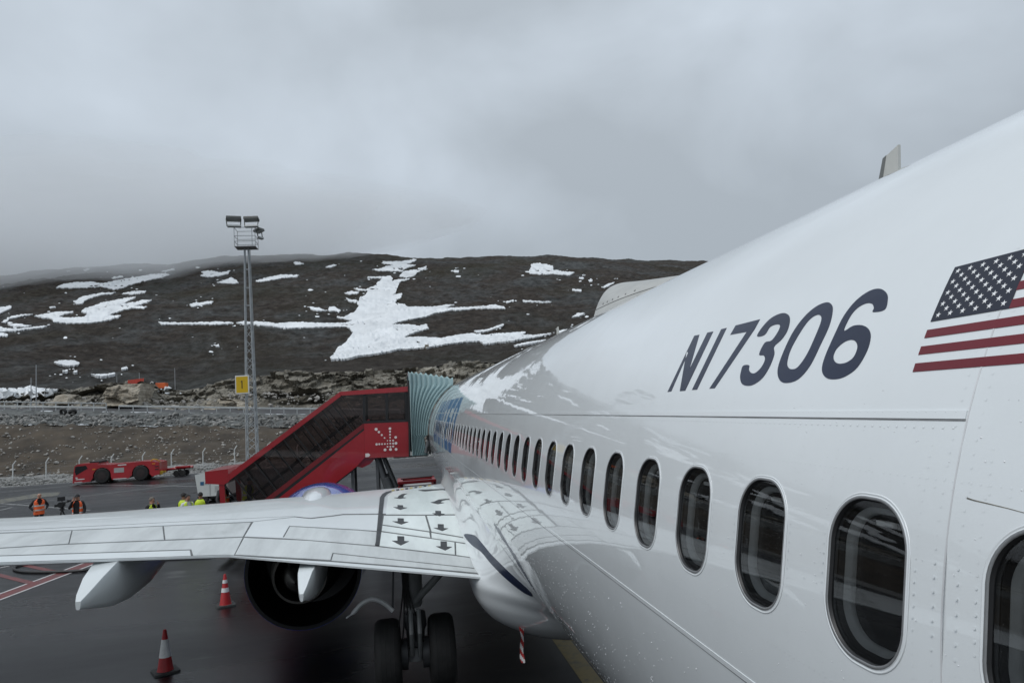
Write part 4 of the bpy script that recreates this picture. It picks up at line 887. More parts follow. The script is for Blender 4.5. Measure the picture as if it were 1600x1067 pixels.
# ================================================================== THE BOARDING STAIRS
SY0, SY1 = 23.8, 26.2
stairs = thing('boarding_stairs', 'red covered passenger stairs with dark glass sides docked at the forward door', 'boarding stairs', (-5.6, 25., GZ), worldkids=True)
red_m = mat('stairs_red_paint', (.30, .008, .014), .32, coat=.5, var=.10, vscale=1.5, vdetail=8.); black_m = mat('black_trim', (.010, .010, .011), .5, var=.3, vscale=4.); red_dk = mat('stairs_inner_red', (.16, .008, .012), .5, var=.1)
sglass = glass('stairs_tinted_glass', (.60, .55, .54), .03, 1.45); steel_d = mat('painted_steel', (.10, .105, .11), .45, var=.2, vscale=5.); tread_m = mat('stair_tread', (.17, .16, .155), .6, var=.2, vscale=5.)
def SX(px, py, Y=SY0): p = ony(px, py, Y); return (p[0], p[2])
def slab(name, pix, y0, y1, m, parent=stairs, pts=None):
    P2 = pts or [SX(*p) for p in pix]; b = MB(); b.prism(P2, lambda x, z: (x, y0, z), lambda x, z: (x, y1, z)); return b.build(name, m, parent)
def lerp(a, b, t): return (a[0]+(b[0]-a[0])*t, a[1]+(b[1]-a[1])*t)
# roof: one band over the flight, one over the cab, both full width
rfo, rfi = (531, 612), (532.5, 619)
slab('flight_roof', [rfo, (342.5, 751), (349.5, 757), rfi], SY0, SY1, red_m); slab('cab_roof', [(531.2, 612), (637.5, 603.6), (637.5, 611.8), (532.7, 618)], SY0-.003, SY1+.003, red_m)
for i, y in enumerate((SY0, SY1)):
    s_ = -1 if i == 0 else 1; yo, yi = (y+.03, y+.09) if i == 0 else (y-.09, y-.03)
    # flight glass, with mullions square to the slope
    A0, A1 = (532.5, 619), (349.5, 757); B0, B1 = (568, 661), (404, 784)
    n = 12
    Au = [lerp(A0, A1, k/n) for k in range(n+1)]
    sl = SX(*A1); sl0 = SX(*A0); d = np.array(sl)-np.array(sl0); d /= np.linalg.norm(d); nrm = np.array([-d[1], d[0]]); nrm = nrm if nrm[1] < 0 else -nrm
    b0, b1 = np.array(SX(*B0)), np.array(SX(*B1)); hgt = abs((b0-np.array(sl0)) @ nrm)
    La = np.linalg.norm(np.array(sl)-np.array(sl0))
    for k in range(n):
        q0 = np.array(sl0)+d*(La*k/n); q1 = np.array(sl0)+d*(La*(k+1)/n)
        slab('glass_panel', None, yo+.02, yo+.032, sglass, stairs, [tuple(q0+d*.012), tuple(q1-d*.012), tuple(q1-d*.012+nrm*hgt), tuple(q0+d*.012+nrm*hgt)])
        slab('mullion', None, yo, yi, black_m, stairs, [tuple(q1-d*.016), tuple(q1+d*.016), tuple(q1+d*.016+nrm*hgt), tuple(q1-d*.016+nrm*hgt)])
    # triangular light at the knee
    k0 = np.array(sl0)+nrm*hgt
    slab('glass_panel', None, yo+.02, yo+.032, sglass, stairs, [tuple(sl0), SX(566, 615.5), SX(567, 660), tuple(k0)])
    # kick panel below the glass, then the black gap, then the big red side
    lo0 = np.array(sl0)+nrm*hgt-d*.25; lo1 = np.array(sl)+nrm*hgt+d*.55
    slab('kick_panel', None, yo+.004, yi-.004, red_dk, stairs, [tuple(lo0), tuple(lo1), tuple(lo1+nrm*.14), tuple(lo0+nrm*.14)])
    slab('stringer', None, yo-.005, yi, black_m, stairs, [tuple(lo0+nrm*.145-d*.1), tuple(lo1+nrm*.145), tuple(lo1+nrm*.27), tuple(lo0+nrm*.27-d*.1)])
    side = [SX(569, 672), SX(570, 714.8), SX(557, 729), tuple(np.array(SX(557, 729))+d*4.1), tuple(lo1+nrm*.29), tuple(lo1+nrm*.27)]
    slab('side_panel', None, yo-.012, yi, red_m, stairs, side)
    # cab
    cab = slab('cab_panel', [(568.8, 661.8), (637.7, 659), (639.7, 713.2), (570.2, 715.5)], yo-.03, yi, red_m)
    if i == 0:
        dots = [(318,203,15),(347,232,12),(377,263,10),(406,293,8),(436,322,6),(462,196,13),(463,228,10),(463,259,9),(464,290,8),(465,321,8),(466,352,9),(467,384,9),(468,413,14),(323,360,12),(351,358,10),(380,357,9),(409,356,8),(437,354,7),(496,351,10),(525,349,14),(522,287,13),(495,320,9),(437,385,8),(411,417,14),(496,382,10),(526,412,14)]
        dm = mat('logo_white', (.72, .66, .64), .5, var=.04)
        for (x, y_, r_) in dots:
            c = SX(540+x/6.67, 640+y_/6.67, yo-.03); rr_ = r_/6.67*yo/FPX*1.02; slab('logo_dot', None, yo-.036, yo-.029, dm, cab, [(c[0]+rr_*math.cos(t), c[1]+rr_*math.sin(t)) for t in np.linspace(0, 2*math.pi, 12, endpoint=False)])
        slab('direction_mark', None, yo-.036, yo-.029, dm, cab, [SX(540+x/6.67, 640+y_/6.67, yo-.03) for x, y_ in ((206, 456), (240, 453), (258, 470), (240, 491), (207, 493))])
    slab('glass_panel', [(570, 615), (603, 613), (603, 660), (570.5, 661.5)], yo+.02, yo+.032, sglass); slab('glass_panel', [(606, 613), (636, 611.5), (636.5, 658.5), (606, 659.8)], yo+.02, yo+.032, sglass)
    for q in ([(566.5, 616), (570.5, 616), (571, 661.5), (567, 662)], [(602, 613), (606, 613), (606.4, 660), (602.4, 660)], [(633, 612), (637.5, 612), (638, 659), (633.5, 659)]): slab('cab_post', q, yo, yi, black_m)
    slab('cab_rail', [(568, 657.5), (637.6, 655), (637.8, 659), (568.5, 661.8)], yo-.002, yi+.002, black_m)
    # entrance post and handrail
    slab('entrance_post', [(341, 748), (350, 752), (353, 800), (345, 800)], yo-.01, yi+.06, red_m)
    h0 = np.array(sl0)+nrm*(hgt-.1)+np.array([0, .0]); b = MB(); hr = [(sl0[0]+nrm[0]*.8, yi+.1, sl0[1]+nrm[1]*.8), (sl[0]+nrm[0]*.8, yi+.1, sl[1]+nrm[1]*.8)]; b.tube(hr if i == 0 else [(p[0], yo-.1, p[2]) for p in hr], .025, 8); b.build('handrail', steel_d, stairs)
slab('entrance_canopy', [(320, 737), (356, 732.5), (358, 752), (350, 757), (321, 755.5)], SY0-.01, SY1+.01, red_m)
# flight of steps
fl0 = np.array(SX(569, 676)); z_top = SX(570, 706)[1]; x_top = SX(570, 706)[0]
rise = z_top-(GZ+.25); ns = 16; run = rise/math.tan(R(32.5))
for k in range(ns):
    b = MB(); b.box((x_top-run*(k+.5)/ns, (SY0+SY1)/2, z_top-rise*(k+1)/ns), (run/ns+.03, SY1-SY0-.34, .05)); b.build('step', tread_m, stairs)
b = MB(); b.box(((x_top+SX(639, 706)[0])/2, (SY0+SY1)/2, z_top-.03), (abs(SX(639, 706)[0]-x_top), SY1-SY0-.18, .08)); b.build('cab_floor', tread_m, stairs)
# underside, legs, chassis, wheels
slab('gusset', [(556, 729), (570, 714.8), (589, 713.5), (578, 725), (566, 731)], SY0+.12, SY0+.3, red_m)
for (x0, x1, r_) in ((-3.55, -3.05, .10),):
    for yy_ in (SY0+.35, SY1-.35):
        t0 = SX(588, 715); t1 = SX(606, 772); b = MB(); b.tube([(t0[0], yy_, t0[1]), (t1[0], yy_, t1[1])], .085, 14); b.tube([(t1[0]-.06, yy_, t1[1]+.5), (t1[0]+(t1[0]-t0[0])*1.6, yy_, GZ+.55)], .12, 14); b.build('lift_cylinder', steel_d, stairs, smooth=True)
        t0 = SX(592, 715); b = MB(); b.tube([(t0[0]+.12, yy_+.1, t0[1]), (t1[0]+.32, yy_+.1, t1[1])], .05, 10); b.build('brace', steel_d, stairs)
        t2 = SX(556, 730); b = MB(); b.tube([(t2[0], yy_, t2[1]), (t2[0]-2.6, yy_, t2[1]-1.75)], .05, 8); b.build('diagonal_brace', steel_d, stairs)
b = MB(); b.rbox((-4.9, (SY0+SY1)/2+.2, GZ+.5), (4.4, 1.7, .3), .05); chas = b.build('chassis', steel_d, stairs)
for x in (-6.5, -3.4):
    for y in (SY0+.5, SY1-.25):
        b = MB(); b.lathe([(-.13, .2), (-.14, .34), (-.09, .38), (.09, .38), (.14, .34), (.13, .2)], (x, y, GZ+.38), (0, 1, 0), 24, True); b.build('wheel', tyre_m, stairs, smooth=True)
for x in (-6.4, -5.4, -4.4, -3.6):       # posts carrying the flight from the chassis
    zt = z_top-rise*min(1, (x_top-x)/run)-.15
    if zt > GZ+.7:
        for y in (SY0+.3, SY1-.3): b = MB(); b.box((x, y, (GZ+.6+zt)/2), (.09, .09, zt-GZ-.6)); b.build('support_post', steel_d, stairs)
slab('bumper', [(637.2, 594), (640.2, 594), (641, 713), (638.6, 713)], SY0-.08, SY1+.08, black_m)
b = MB(); q0 = SX(615, 715); q1 = SX(668, 711); b.box(((q0[0]+q1[0])/2, SY0+.1, (q0[1]+q1[1])/2), (q1[0]-q0[0], .12, .05), ry=-math.atan2(q1[1]-q0[1], q1[0]-q0[0])); b.build('cab_lip', steel_d, stairs)
q = SX(672, 690); b = MB(); b.tube([(q[0]-.03, SY0-.1, q[1]+.15), (q[0]-.16, SY0-.1, q[1]-.35)], .06, 10); b.tube([(q[0]+.03, SY0-.05, q[1]+.1), (q[0]-.03, SY0-.05, q[1]-.4)], .045, 10); b.build('bumper_arm', steel_d, stairs)
for dz in (.14, -.22): b = MB(); b.lathe([(-.05, .03), (-.06, .10), (.06, .10), (.05, .03)], (q[0]-.02, SY0-.16, q[1]+dz), (0, 1, 0), 20, True); b.build('bumper_wheel', tyre_m, stairs, smooth=True)
# pleated canopy between cab and fuselage
bell_m = mat('canopy_fabric', (.33, .45, .46), .75, var=.10, vscale=1.2, vdetail=8.)
NFOLD = 9; nz = 26; bx0 = SX(640.5, 650)[0]+.01; zb, ztp = SX(641, 712)[1], SX(641, 583)[1]
def bxf(z):
    zz = min(1.84, max(-1.2, z)); return -math.sqrt(max(.02, RF**2-zz*zz))-.02
def bell_side(y, sgn, name):
    v = []; f = []; m_ = 2*NFOLD+1
    for j in range(m_):
        u = j/(m_-1)
        for k in range(nz+1):
            t = k/nz; ztop = ztp-.28*u**1.5; z = zb+(ztop-zb)*t
            xf = bxf(min(z, 1.62)); uu = u**1.15; x = bx0+(xf-bx0)*uu*(.30+.70*min(1, .25+t*.95)) if z < .0 else bx0+(xf-bx0)*uu
            if z < 0: x = bx0+(bxf(z)-.12-bx0)*uu
            amp = .12*(1-.4*u); v.append((x, y+sgn*(amp if j % 2 else 0.), z))
    for j in range(m_-1):
        for k in range(nz): a = j*(nz+1)+k; f.append((a, a+1, a+nz+2, a+nz+1))
    # roof of the canopy
    return v, f
vn, fn = bell_side(SY0-.03, -1, 'n'); vf, ff_ = bell_side(SY1+.03, 1, 'f')
b = MB(); b.add(vn, fn); canopy = b.build('canopy_side', bell_m, stairs)
b = MB(); b.add(vf, ff_); b.build('canopy_side', bell_m, stairs)
b = MB(); m_ = 2*NFOLD+1; v = []; f = []
for j in range(m_):
    p = vn[j*(nz+1)+nz]; q = vf[j*(nz+1)+nz]; ex = .07 if j % 2 == 0 else -.02
    v += [p, (p[0], p[1]+.06, p[2]+ex), (q[0], q[1]-.06, q[2]+ex), q]
    if j: a = (j-1)*4; f += [(a, a+1, a+5, a+4), (a+1, a+2, a+6, a+5), (a+2, a+3, a+7, a+6)]
b.add(v, f); b.build('canopy_roof', bell_m, stairs)

# ================================================================== SMALLER THINGS ON THE APRON
def tube_obj(name, pts, r, m, parent=None, n=8): b = MB(); b.tube(pts, r, n); return b.build(name, m, parent, smooth=True)
# traffic cones
cone_red = mat('cone_red', (.36, .012, .014), .5, var=.12, vscale=8.); cone_wht = mat('cone_reflective', (.75, .75, .74), .4, var=.08, vscale=20.); cone_base = mat('cone_rubber_base', (.035, .037, .036), .7, var=.3, vscale=8.)
def cone(loc, bands, label, rz, tilt=0.):
    t = thing('traffic_cone', label, 'cone', tuple(loc), rz, group='cones on the apron')
    b = MB(); b.prism([(x, y) for x, y in rrect(.22, .22, .05, 3)], lambda x, y: (x, y, .0), lambda x, y: (x*.96, y*.96, .035)); b.build('base', cone_base, t)
    b = MB(); b.lathe([(.03, .145), (.06, .132), (.74, .030), (.755, .02)], (0, 0, 0), (0, 0, 1), 28, True); b.build('body', cone_red, t, smooth=True)
    for z0, z1 in bands:
        r_ = lambda z: .132-(z-.06)/.68*.102+.003; b = MB(); b.lathe([(z0, r_(z0)-.002), (z0, r_(z0)), (z1, r_(z1)), (z1, r_(z1)-.002)], (0, 0, 0), (0, 0, 1), 28); b.build('reflective_band', cone_wht, t, smooth=True)
    return t
cone(gp(258.5, 1049), [(.27, .58)], 'red traffic cone with one broad white sleeve', .5)
cone(gp(352.5, 945.5), [(.33, .43), (.54, .62)], 'red traffic cone with two narrow white bands', .35)
# black hose by the red line
hp = [gp(x, y) for x, y in ((152, 885), (140, 892), (100, 895), (60, 896), (35, 895), (22, 891), (30, 885), (55, 881), (80, 878), (140, 876.5), (250, 875), (330, 871))]
b = MB(); b.tube(catmull([(p[0], p[1], GZ+.05) for p in hp], 6), .045, 8); tag(b.build('power_cable', black_m, None, smooth=True), 'thick black cable looped across the painted red line', 'cable')

# floodlight mast
galv = mat('galvanised_steel', (.34, .36, .37), .5, metal=.3, var=.12, vscale=2.); lamp_m = mat('lamp_housing', (.07, .075, .07), .5, var=.15, vscale=3.); lamp_f = mat('lamp_glass', (.35, .37, .37), .15, var=.1)
MY = 74.; mb_ = ony(394.5, 722, MY); MX = mb_[0]; MZ = GZ; mtop = ony(387, 388, MY)[2]
mast = thing('floodlight_mast', 'tall grey lattice floodlight mast carrying a yellow number 1 sign', 'light mast', (MX, MY, MZ))
Hm = mtop-MZ; wb, wt = .98, .36
cor = [(-1, -1), (1, -1), (1, 1), (-1, 1)]
def mp_(c, z, k=1.): w = wb+(wt-wb)*z/Hm; return (c[0]*w/2*k+(.0), c[1]*w/2*k, z)
for c in cor: tube_obj('leg', [mp_(c, 0), mp_(c, Hm)], .065, galv, mast)
nb = 13
for k in range(nb):
    z0, z1 = Hm*(1-(1-k/nb)**.9), Hm*(1-(1-(k+1)/nb)**.9)
    for q in range(4):
        a, c = cor[q], cor[(q+1) % 4]
        if k < 9: tube_obj('brace', [mp_(a, z0), mp_(c, (z0+z1)/2)], .032, galv, mast, 6); tube_obj('brace', [mp_(c, (z0+z1)/2), mp_(a, z1)], .032, galv, mast, 6)
        else: tube_obj('brace', [mp_(a, z1), mp_(c, z1)], .032, galv, mast, 6)
tube_obj('ladder_rail', [(.62, .2, 0), (.30, .2, Hm)], .03, galv, mast, 6)
pw = 1.0
b = MB(); b.box((0, 0, Hm+.03), (pw*2, pw*1.5, .07)); plat = b.build('platform', mat('platform_grating', (.16, .165, .17), .6, var=.2), mast)
for z in (.55, 1.1, 1.95):
    for a, c in (((-pw, -.8), (pw, -.8)), ((pw, -.8), (pw, .8)), ((pw, .8), (-pw, .8)), ((-pw, .8), (-pw, -.8))): tube_obj('rail', [(a[0], a[1], Hm+z), (c[0], c[1], Hm+z)], .028, galv, plat, 6)
for a in ((-pw, -.8), (pw, -.8), (pw, .8), (-pw, .8), (pw*.7, -.8)): tube_obj('post', [(a[0], a[1], Hm), (a[0], a[1], Hm+1.97)], .03, galv, plat, 6)
for (x, y, z, rz) in ((-.98, -.95, 2.65, .2), (.70, -.95, 2.6, -.1), (1.25, .4, 1.75, 1.1)):
    ln = MB(); ln.rbox((0, 0, .28), (1.42 if z > 2 else .9, .75, .26), .06); lo = ln.build('floodlight', lamp_m, mast); lo.location = (x, y, Hm+z-.1); lo.rotation_euler = (R(-18), 0, rz)
    b = MB(); b.box((0, -.02, .14), (1.3 if z > 2 else .75, .62, .03)); b.build('lens', lamp_f, lo)
    for s_ in (-1, 1): tube_obj('bracket', [(s_*(.7 if z > 2 else .4), 0, .28), (s_*(.62 if z > 2 else .35), .1, -.55)], .05, lamp_m, lo, 6)
    b = MB(); b.rbox((.05, .1, -.52), (1.3 if z > 2 else .7, .3, .18), .04); b.build('gear_box', lamp_f, lo)
sgY = -wb/2-.35; c = ony(378.5, 600.8, MY+sgY); sx_, sz_ = c[0]-MX, c[2]-MZ
b = MB(); b.rbox((sx_, sgY, sz_), (1.30, .10, 1.80), .03); sg = b.build('sign', mat('sign_white', (.70, .70, .66), .5, var=.04), mast)
b = MB(); b.box((sx_-.01, sgY-.055, sz_), (1.10, .012, 1.58)); b.build('sign_face', mat('sign_yellow', (.62, .40, .006), .5, var=.05), sg)
b = MB(); b.box((sx_-.01, sgY-.066, sz_), (.085, .012, .78)); b.box((sx_-.07, sgY-.066, sz_+.31), (.11, .0118, .07), ry=-.7); b.build('numeral_one', black_m, sg)
for z in (.5, -.5): tube_obj('sign_arm', [(sx_+.5, sgY+.04, sz_+z), (.0, -wb*.3, sz_+z)], .04, galv, sg, 6)

# fence posts with cranked tops, strained wires between
fence = thing('perimeter_fence', 'low grey wire fence with cranked post tops along the gravel', 'fence', (0, 0, 0))
fpx = [(-36, 754, 725), (20, 747.5, 720), (72, 743, 715), (124, 740, 712), (174, 738, 709), (223, 736, 706), (268, 735, 702), (317.5, 733, 700), (367, 731, 696), (416, 729, 694), (465, 727, 692)]
tops = []
for px, yb, yt in fpx:
    p = ony(px, yb, 80.); p[2] = float(base_h([(p[0]-CAM[0])/80.], [80.])[0])-.1
    hgt = ony(px, yt, 80.)[2]-p[2]; b = MB(); b.tube([(p[0], 80, p[2]), (p[0], 80, p[2]+hgt*.8), (p[0]+.26, 80.05, p[2]+hgt)], .062, 6); b.build('post', mat('fence_post', (.50, .51, .50), .5, var=.1), fence); tops.append((p[0], p[2], hgt))
for zf in (.3, .55, .78):
    tube_obj('wire', [(t[0], 80., t[1]+t[2]*zf) for t in tops], .006, galv, fence, 4)

# guard rails along the road above
rail_m = mat('rail_steel', (.40, .42, .42), .5, metal=.2, var=.12, vscale=2.)
def guard(name, label, px0, px1, rails, Y, step, y_px0=None):
    t = thing(name, label, 'guard rail', (0, 0, 0), group='guard rails along the road')
    xa = ony(px0, 645, Y)[0]; xb = ony(px1, 645, Y)[0]; n = int((xb-xa)/step); zz = []
    for k in range(n+1):
        x = xa+step*k; z = float(base_h([(x-CAM[0])/Y], [Y])[0]); zz.append((x, z)); b = MB(); b.box((x, Y, z+max(rails)/2-.1), (.11, .12, max(rails)+.2)); b.build('post', rail_m, t)
    for h in rails:
        v = []; f = []
        for i, (x, z) in enumerate(zz):
            for dy, dz in ((-.07, -.13), (-.11, -.07), (-.07, 0), (-.11, .07), (-.07, .13), (-.05, .13), (-.05, -.13)): v.append((x, Y+dy, z+h+dz*(1. if h < .9 else .6)))
            if i:
                for q in range(7): a = (i-1)*7; f.append((a+q, a+(q+1) % 7, a+7+(q+1) % 7, a+7+q))
        b = MB(); b.add(v, f); b.build('rail', rail_m, t)
    return t
guard('guard_rail', 'double grey guard rail beside the road, two beams on close posts', -400, 178, [.52, 1.12], 108.2, 1.62)
guard('guard_rail', 'single beam guard rail running on below the rock cut', 186, 640, [.78], 110.5, 1.9)
# thin poles by the road and on the rocks
pole_m = mat('pole_grey', (.30, .31, .32), .5, var=.1)
def pole(px, y0, y1, Y, r, label, disc=None, h=None):
    t0 = ony(px, y0, Y); x = t0[0]; z0 = float(base_h([(x-CAM[0])/Y], [Y])[0])-.3
    t = thing('pole', label, 'pole', (x, Y, z0)); b = MB(); b.tube([(0, 0, 0), (0, 0, t0[2]-z0)], [r*1.2, r*.8], 8); b.build('shaft', pole_m, t)
    if disc: d = ony(px, disc, Y); b = MB(); b.lathe([(-.02, .0), (-.02, .33), (.02, .33), (.02, .0)], (0, -.12, d[2]-z0), (0, 1, 0), 20); b.build('round_sign', pole_m, t)
    return t
pole(48.5, 590, 640, 116., .07, 'thin grey pole with a round sign behind the double guard rail', disc=614.5)
pole(56.5, 570, 640, 117., .075, 'tall bare grey pole beside the round-sign pole')
pole(182.5, 584, 600, 145., .05, 'short thin pole standing left on the tan rock crest', None); pole(217.5, 582, 594, 145., .06, 'thin pale pole standing above the red netting on the rocks'); pole(273, 575, 606, 172., .06, 'thin grey pole behind the orange excavator')

# tyres lying on the bank
for i, (px, py, lb) in enumerate(((99, 649.5, 'black tyre leaning on another on the boulders, nearer the pole with a round sign'), (113.5, 649.5, 'black tyre lying flat across the boulders beside the leaning tyres'))):
    Y = 101.6; p = ony(px, py, Y); z = float(base_h([(p[0]-CAM[0])/Y], [Y])[0])+.42
    b = MB(); b.lathe([(-.16, .26), (-.19, .42), (-.12, .50), (.12, .50), (.19, .42), (.16, .26), (-.16, .26)], (p[0], Y, z), (.4, 1, .25) if i == 0 else (-.3, .45, .8), 24)
    tag(b.build('old_tyre', tyre_m, None, smooth=True), lb, 'tyre', 'discarded tyres on the bank')

# ---- pushback tug
tug_red = mat('tug_red_paint', (.33, .012, .018), .35, coat=.5, var=.12, vscale=1.2); dirt_rub = mat('tug_tyre', (.014, .014, .014), .8, var=.3, vscale=4.); tug_grey = mat('tug_grey_panel', (.33, .33, .32), .5, var=.1); tug_glass = mat('dark_cab_glass', (.012, .013, .015), .08, var=.2); hook_y = mat('hook_yellow', (.5, .32, .02), .5, var=.15); tug_white = mat('tug_white_lettering', (.6, .58, .57), .5, var=.05)
pa, pb = gp(161, 754.5), gp(221.5, 750.); Lw = float(np.linalg.norm(pa-pb)); cen = (pa+pb)/2; ang = math.atan2(pa[1]-pb[1], pa[0]-pb[0])
TW = 2.5; nrm_ = np.array([math.cos(ang+math.pi/2), math.sin(ang+math.pi/2), 0]); cen = cen-nrm_*(TW/2-.25)
tug = thing('pushback_tug', 'long low red aircraft tug with two huge black tyres on the apron edge', 'tug', tuple(cen), ang)
def arch(cx, r, n=10): return [(cx+r*math.cos(t), .38*Lw*.55+r*math.sin(t)) for t in np.linspace(0, math.pi, n)]
wr = .205*Lw; ar = wr*1.13
prof_t = [(1.24*Lw, .06*Lw), (1.24*Lw, .20*Lw), (1.19*Lw, .52*Lw), (1.10*Lw, .575*Lw), (.62*Lw, .58*Lw), (.60*Lw, .52*Lw), (.30*Lw, .50*Lw), (-.20*Lw, .515*Lw), (-.55*Lw, .53*Lw), (-.78*Lw, .515*Lw), (-.98*Lw, .47*Lw), (-.99*Lw, .14*Lw), (-.80*Lw, .09*Lw)]
prof_t += [(-.5*Lw+ar*math.cos(t), wr+ar*math.sin(t)) for t in np.linspace(math.pi*1.05, -.05*math.pi, 12)]
prof_t += [(-.18*Lw, .09*Lw), (.24*Lw, .08*Lw)]+[(.5*Lw+ar*math.cos(t), wr+ar*math.sin(t)) for t in np.linspace(math.pi*1.05, -.05*math.pi, 12)]+[(.80*Lw, .07*Lw)]
b = MB(); pv_, pf_ = fill(prof_t, (), .5); n_ = len(pv_)
b.add([(x, TW/2, z) for x, z in pv_]+[(x, -TW/2, z) for x, z in pv_], [t for t in pf_]+[tuple(i+n_ for i in t[::-1]) for t in pf_]); m_ = len(prof_t)
b.add([(x, TW/2, z) for x, z in prof_t]+[(x, -TW/2, z) for x, z in prof_t], [(i, (i+1) % m_, m_+(i+1) % m_, m_+i) for i in range(m_)]); body = b.build('body', tug_red, tug)
for cx in (.5*Lw, -.5*Lw):
    for sy in (1, -1):
        b = MB(); b.lathe([(-.24, .3*wr), (-.26, .62*wr), (-.25, .9*wr), (-.17, wr), (.17, wr), (.25, .9*wr), (.26, .62*wr), (.24, .3*wr)], (cx, sy*(TW/2-.2), wr), (0, 1, 0), 32, True); wh = b.build('wheel', dirt_rub, tug, smooth=True)
        b = MB(); b.lathe([(-.02, .15*wr), (.0, .5*wr), (.05, .55*wr), (.06, .2*wr)], (cx, sy*(TW/2-.2)+sy*.22, wr), (0, sy, 0), 20, True); b.build('hub', mat('hub_dark_red', (.02, .012, .012), .6, var=.2), wh)
b = MB(); b.prism([(1.15*Lw, .27*Lw), (1.185*Lw, .36*Lw), (1.17*Lw, .51*Lw), (.90*Lw, .52*Lw), (.86*Lw, .43*Lw), (1.0*Lw, .36*Lw)], lambda x, z: (x, TW/2-.02, z), lambda x, z: (x, TW/2+.012, z)); b.build('side_window', tug_glass, tug)
b = MB(); b.add([(1.242*Lw, -TW*.42, .24*Lw), (1.242*Lw, TW*.42, .24*Lw), (1.205*Lw, TW*.42, .49*Lw), (1.205*Lw, -TW*.42, .49*Lw)], [(0, 1, 2, 3)]); b.build('windscreen', tug_glass, tug)
b = MB(); b.box((.72*Lw, 0, .59*Lw), (.26*Lw, TW*.7, .05*Lw)); b.build('roof_vent', black_m, tug)
b = MB(); b.box((.06*Lw, TW/2+.004, .33*Lw), (.26*Lw, .02, .13*Lw)); b.build('grey_hatch', tug_grey, tug)
b = MB(); b.box((-.02*Lw, TW/2+.006, .47*Lw), (.22*Lw, .02, .03*Lw)); b.box((.04*Lw, TW/2+.006, .095*Lw), (.34*Lw, .018, .02*Lw)); b.box((1.05*Lw, TW/2+.006, .155*Lw), (.22*Lw, .018, .025*Lw)); b.box((1.10*Lw, TW/2+.0065, .08*Lw), (.2*Lw, .018, .015*Lw)); b.box((1.14*Lw, TW/2+.006, .2*Lw), (.05*Lw, .018, .03*Lw)); b.build('lettering_strip', tug_white, tug)
for z_, x_ in ((.40, .70), (.44, -.84)): b = MB(); b.rbox((x_*Lw, TW/2+.01, z_*Lw), (.08*Lw, .05, .035*Lw), .01); b.build('marker_lamp', mat('amber_lamp', (.55, .17, .02), .3, var=.05), tug)
b = MB(); b.rbox((-.95*Lw, TW*.3, .17*Lw), (.14*Lw, .6, .1*Lw), .03); b.box((-1.01*Lw, 0, .18*Lw), (.06*Lw, .3, .05*Lw)); b.build('tow_hook', hook_y, tug)
b = MB(); b.tube(catmull([(-.72*Lw, TW*.3, .51*Lw), (-.80*Lw, TW*.35, .56*Lw), (-.90*Lw, TW*.3, .53*Lw), (-.96*Lw, TW*.2, .46*Lw)], 5), .05, 6); b.build('air_line', hook_y, tug)
for z_ in (.36, .28): b = MB(); b.box((-.92*Lw, TW/2+.012, z_*Lw), (.1*Lw, .03, .025*Lw)); b.build('rear_step', black_m, tug)
# tow bar behind it
tb0 = gp(262, 744.5); tb1 = gp(294, 742.5); tang = math.atan2(tb1[1]-tb0[1], tb1[0]-tb0[0]); TL = float(np.linalg.norm(tb1-tb0))*1.25
tow = thing('tow_bar', 'red tow bar on two small wheels trailing behind the tug', 'tow bar', tuple(tb0), tang)
tube_obj('bar', [(-.35, 0, .62), (TL*.35, 0, .68), (TL, 0, .75)], .12, tug_red, tow); b = MB(); b.rbox((TL*.62, 0, .80), (TL*.55, .5, .14), .03); b.build('head', tug_red, tow)
for x in (TL*.42, TL*.66):
    for y in (-.4, .4): b = MB(); b.lathe([(-.07, .1), (-.08, .24), (-.04, .27), (.04, .27), (.08, .24), (.07, .1)], (x, y, .27), (0, 1, 0), 18, True); b.build('wheel', dirt_rub, tow, smooth=True)
    tube_obj('axle', [(x, -.4, .27), (x, .4, .27)], .04, black_m, tow, 6); tube_obj('axle_leg', [(x, 0, .27), (x, 0, .75)], .05, black_m, tow, 6)
# ---- ground power unit
gpu_w = mat('gpu_white_paint', (.55, .57, .55), .45, var=.06, vscale=2.); g0 = gp(308, 787); g1 = gp(352, 784)
ga = math.atan2(g1[1]-g0[1], g1[0]-g0[0]); GL_ = float(np.linalg.norm(g1-g0))*1.12
gpu = thing('ground_power_unit', 'boxy white ground power unit with a small blue logo beside the red stairs', 'power unit', tuple(g0), ga)
b = MB(); b.prism([(0.08, .38), (-.10, 1.62), (.55, 1.74), (GL_, 1.74), (GL_, .38)], lambda x, z: (x, 0, z), lambda x, z: (x, 1.7, z)); gb = b.build('housing', gpu_w, gpu)
b = MB(); b.box((.30, -.006, 1.12), (.20, .014, .20)); b.build('blue_logo', mat('logo_blue', (.02, .10, .20), .5, var=.05), gb)
b = MB()
for q in range(4): b.box((.47+q*.09, -.006, 1.10), (.05, .014, .11))
b.build('grey_lettering', mat('gpu_grey_lettering', (.25, .28, .29), .5, var=.05), gb)
b = MB(); b.box((GL_*.42, -.004, 1.05), (.02, .012, 1.25)); b.build('door_joint', steel_d, gb)
for q in range(6): b = MB(); b.box((GL_*.72, -.006, .62+q*.06), (GL_*.3, .014, .02)); b.build('louvre', tug_grey, gb)
b = MB(); b.rbox((GL_*.66, -.03, 1.32), (.2, .08, .24), .02); b.build('meter_box', black_m, gb)
b = MB(); b.box((GL_*.5, .85, .32), (GL_, 1.5, .12)); b.build('frame', black_m, gpu)
for x in (.35, GL_-.3):
    for y in (.12, 1.58): b = MB(); b.lathe([(-.09, .1), (-.1, .24), (-.05, .28), (.05, .28), (.1, .24), (.09, .1)], (x, y, .28), (0, 1, 0), 20, True); b.build('wheel', dirt_rub, gpu, smooth=True)
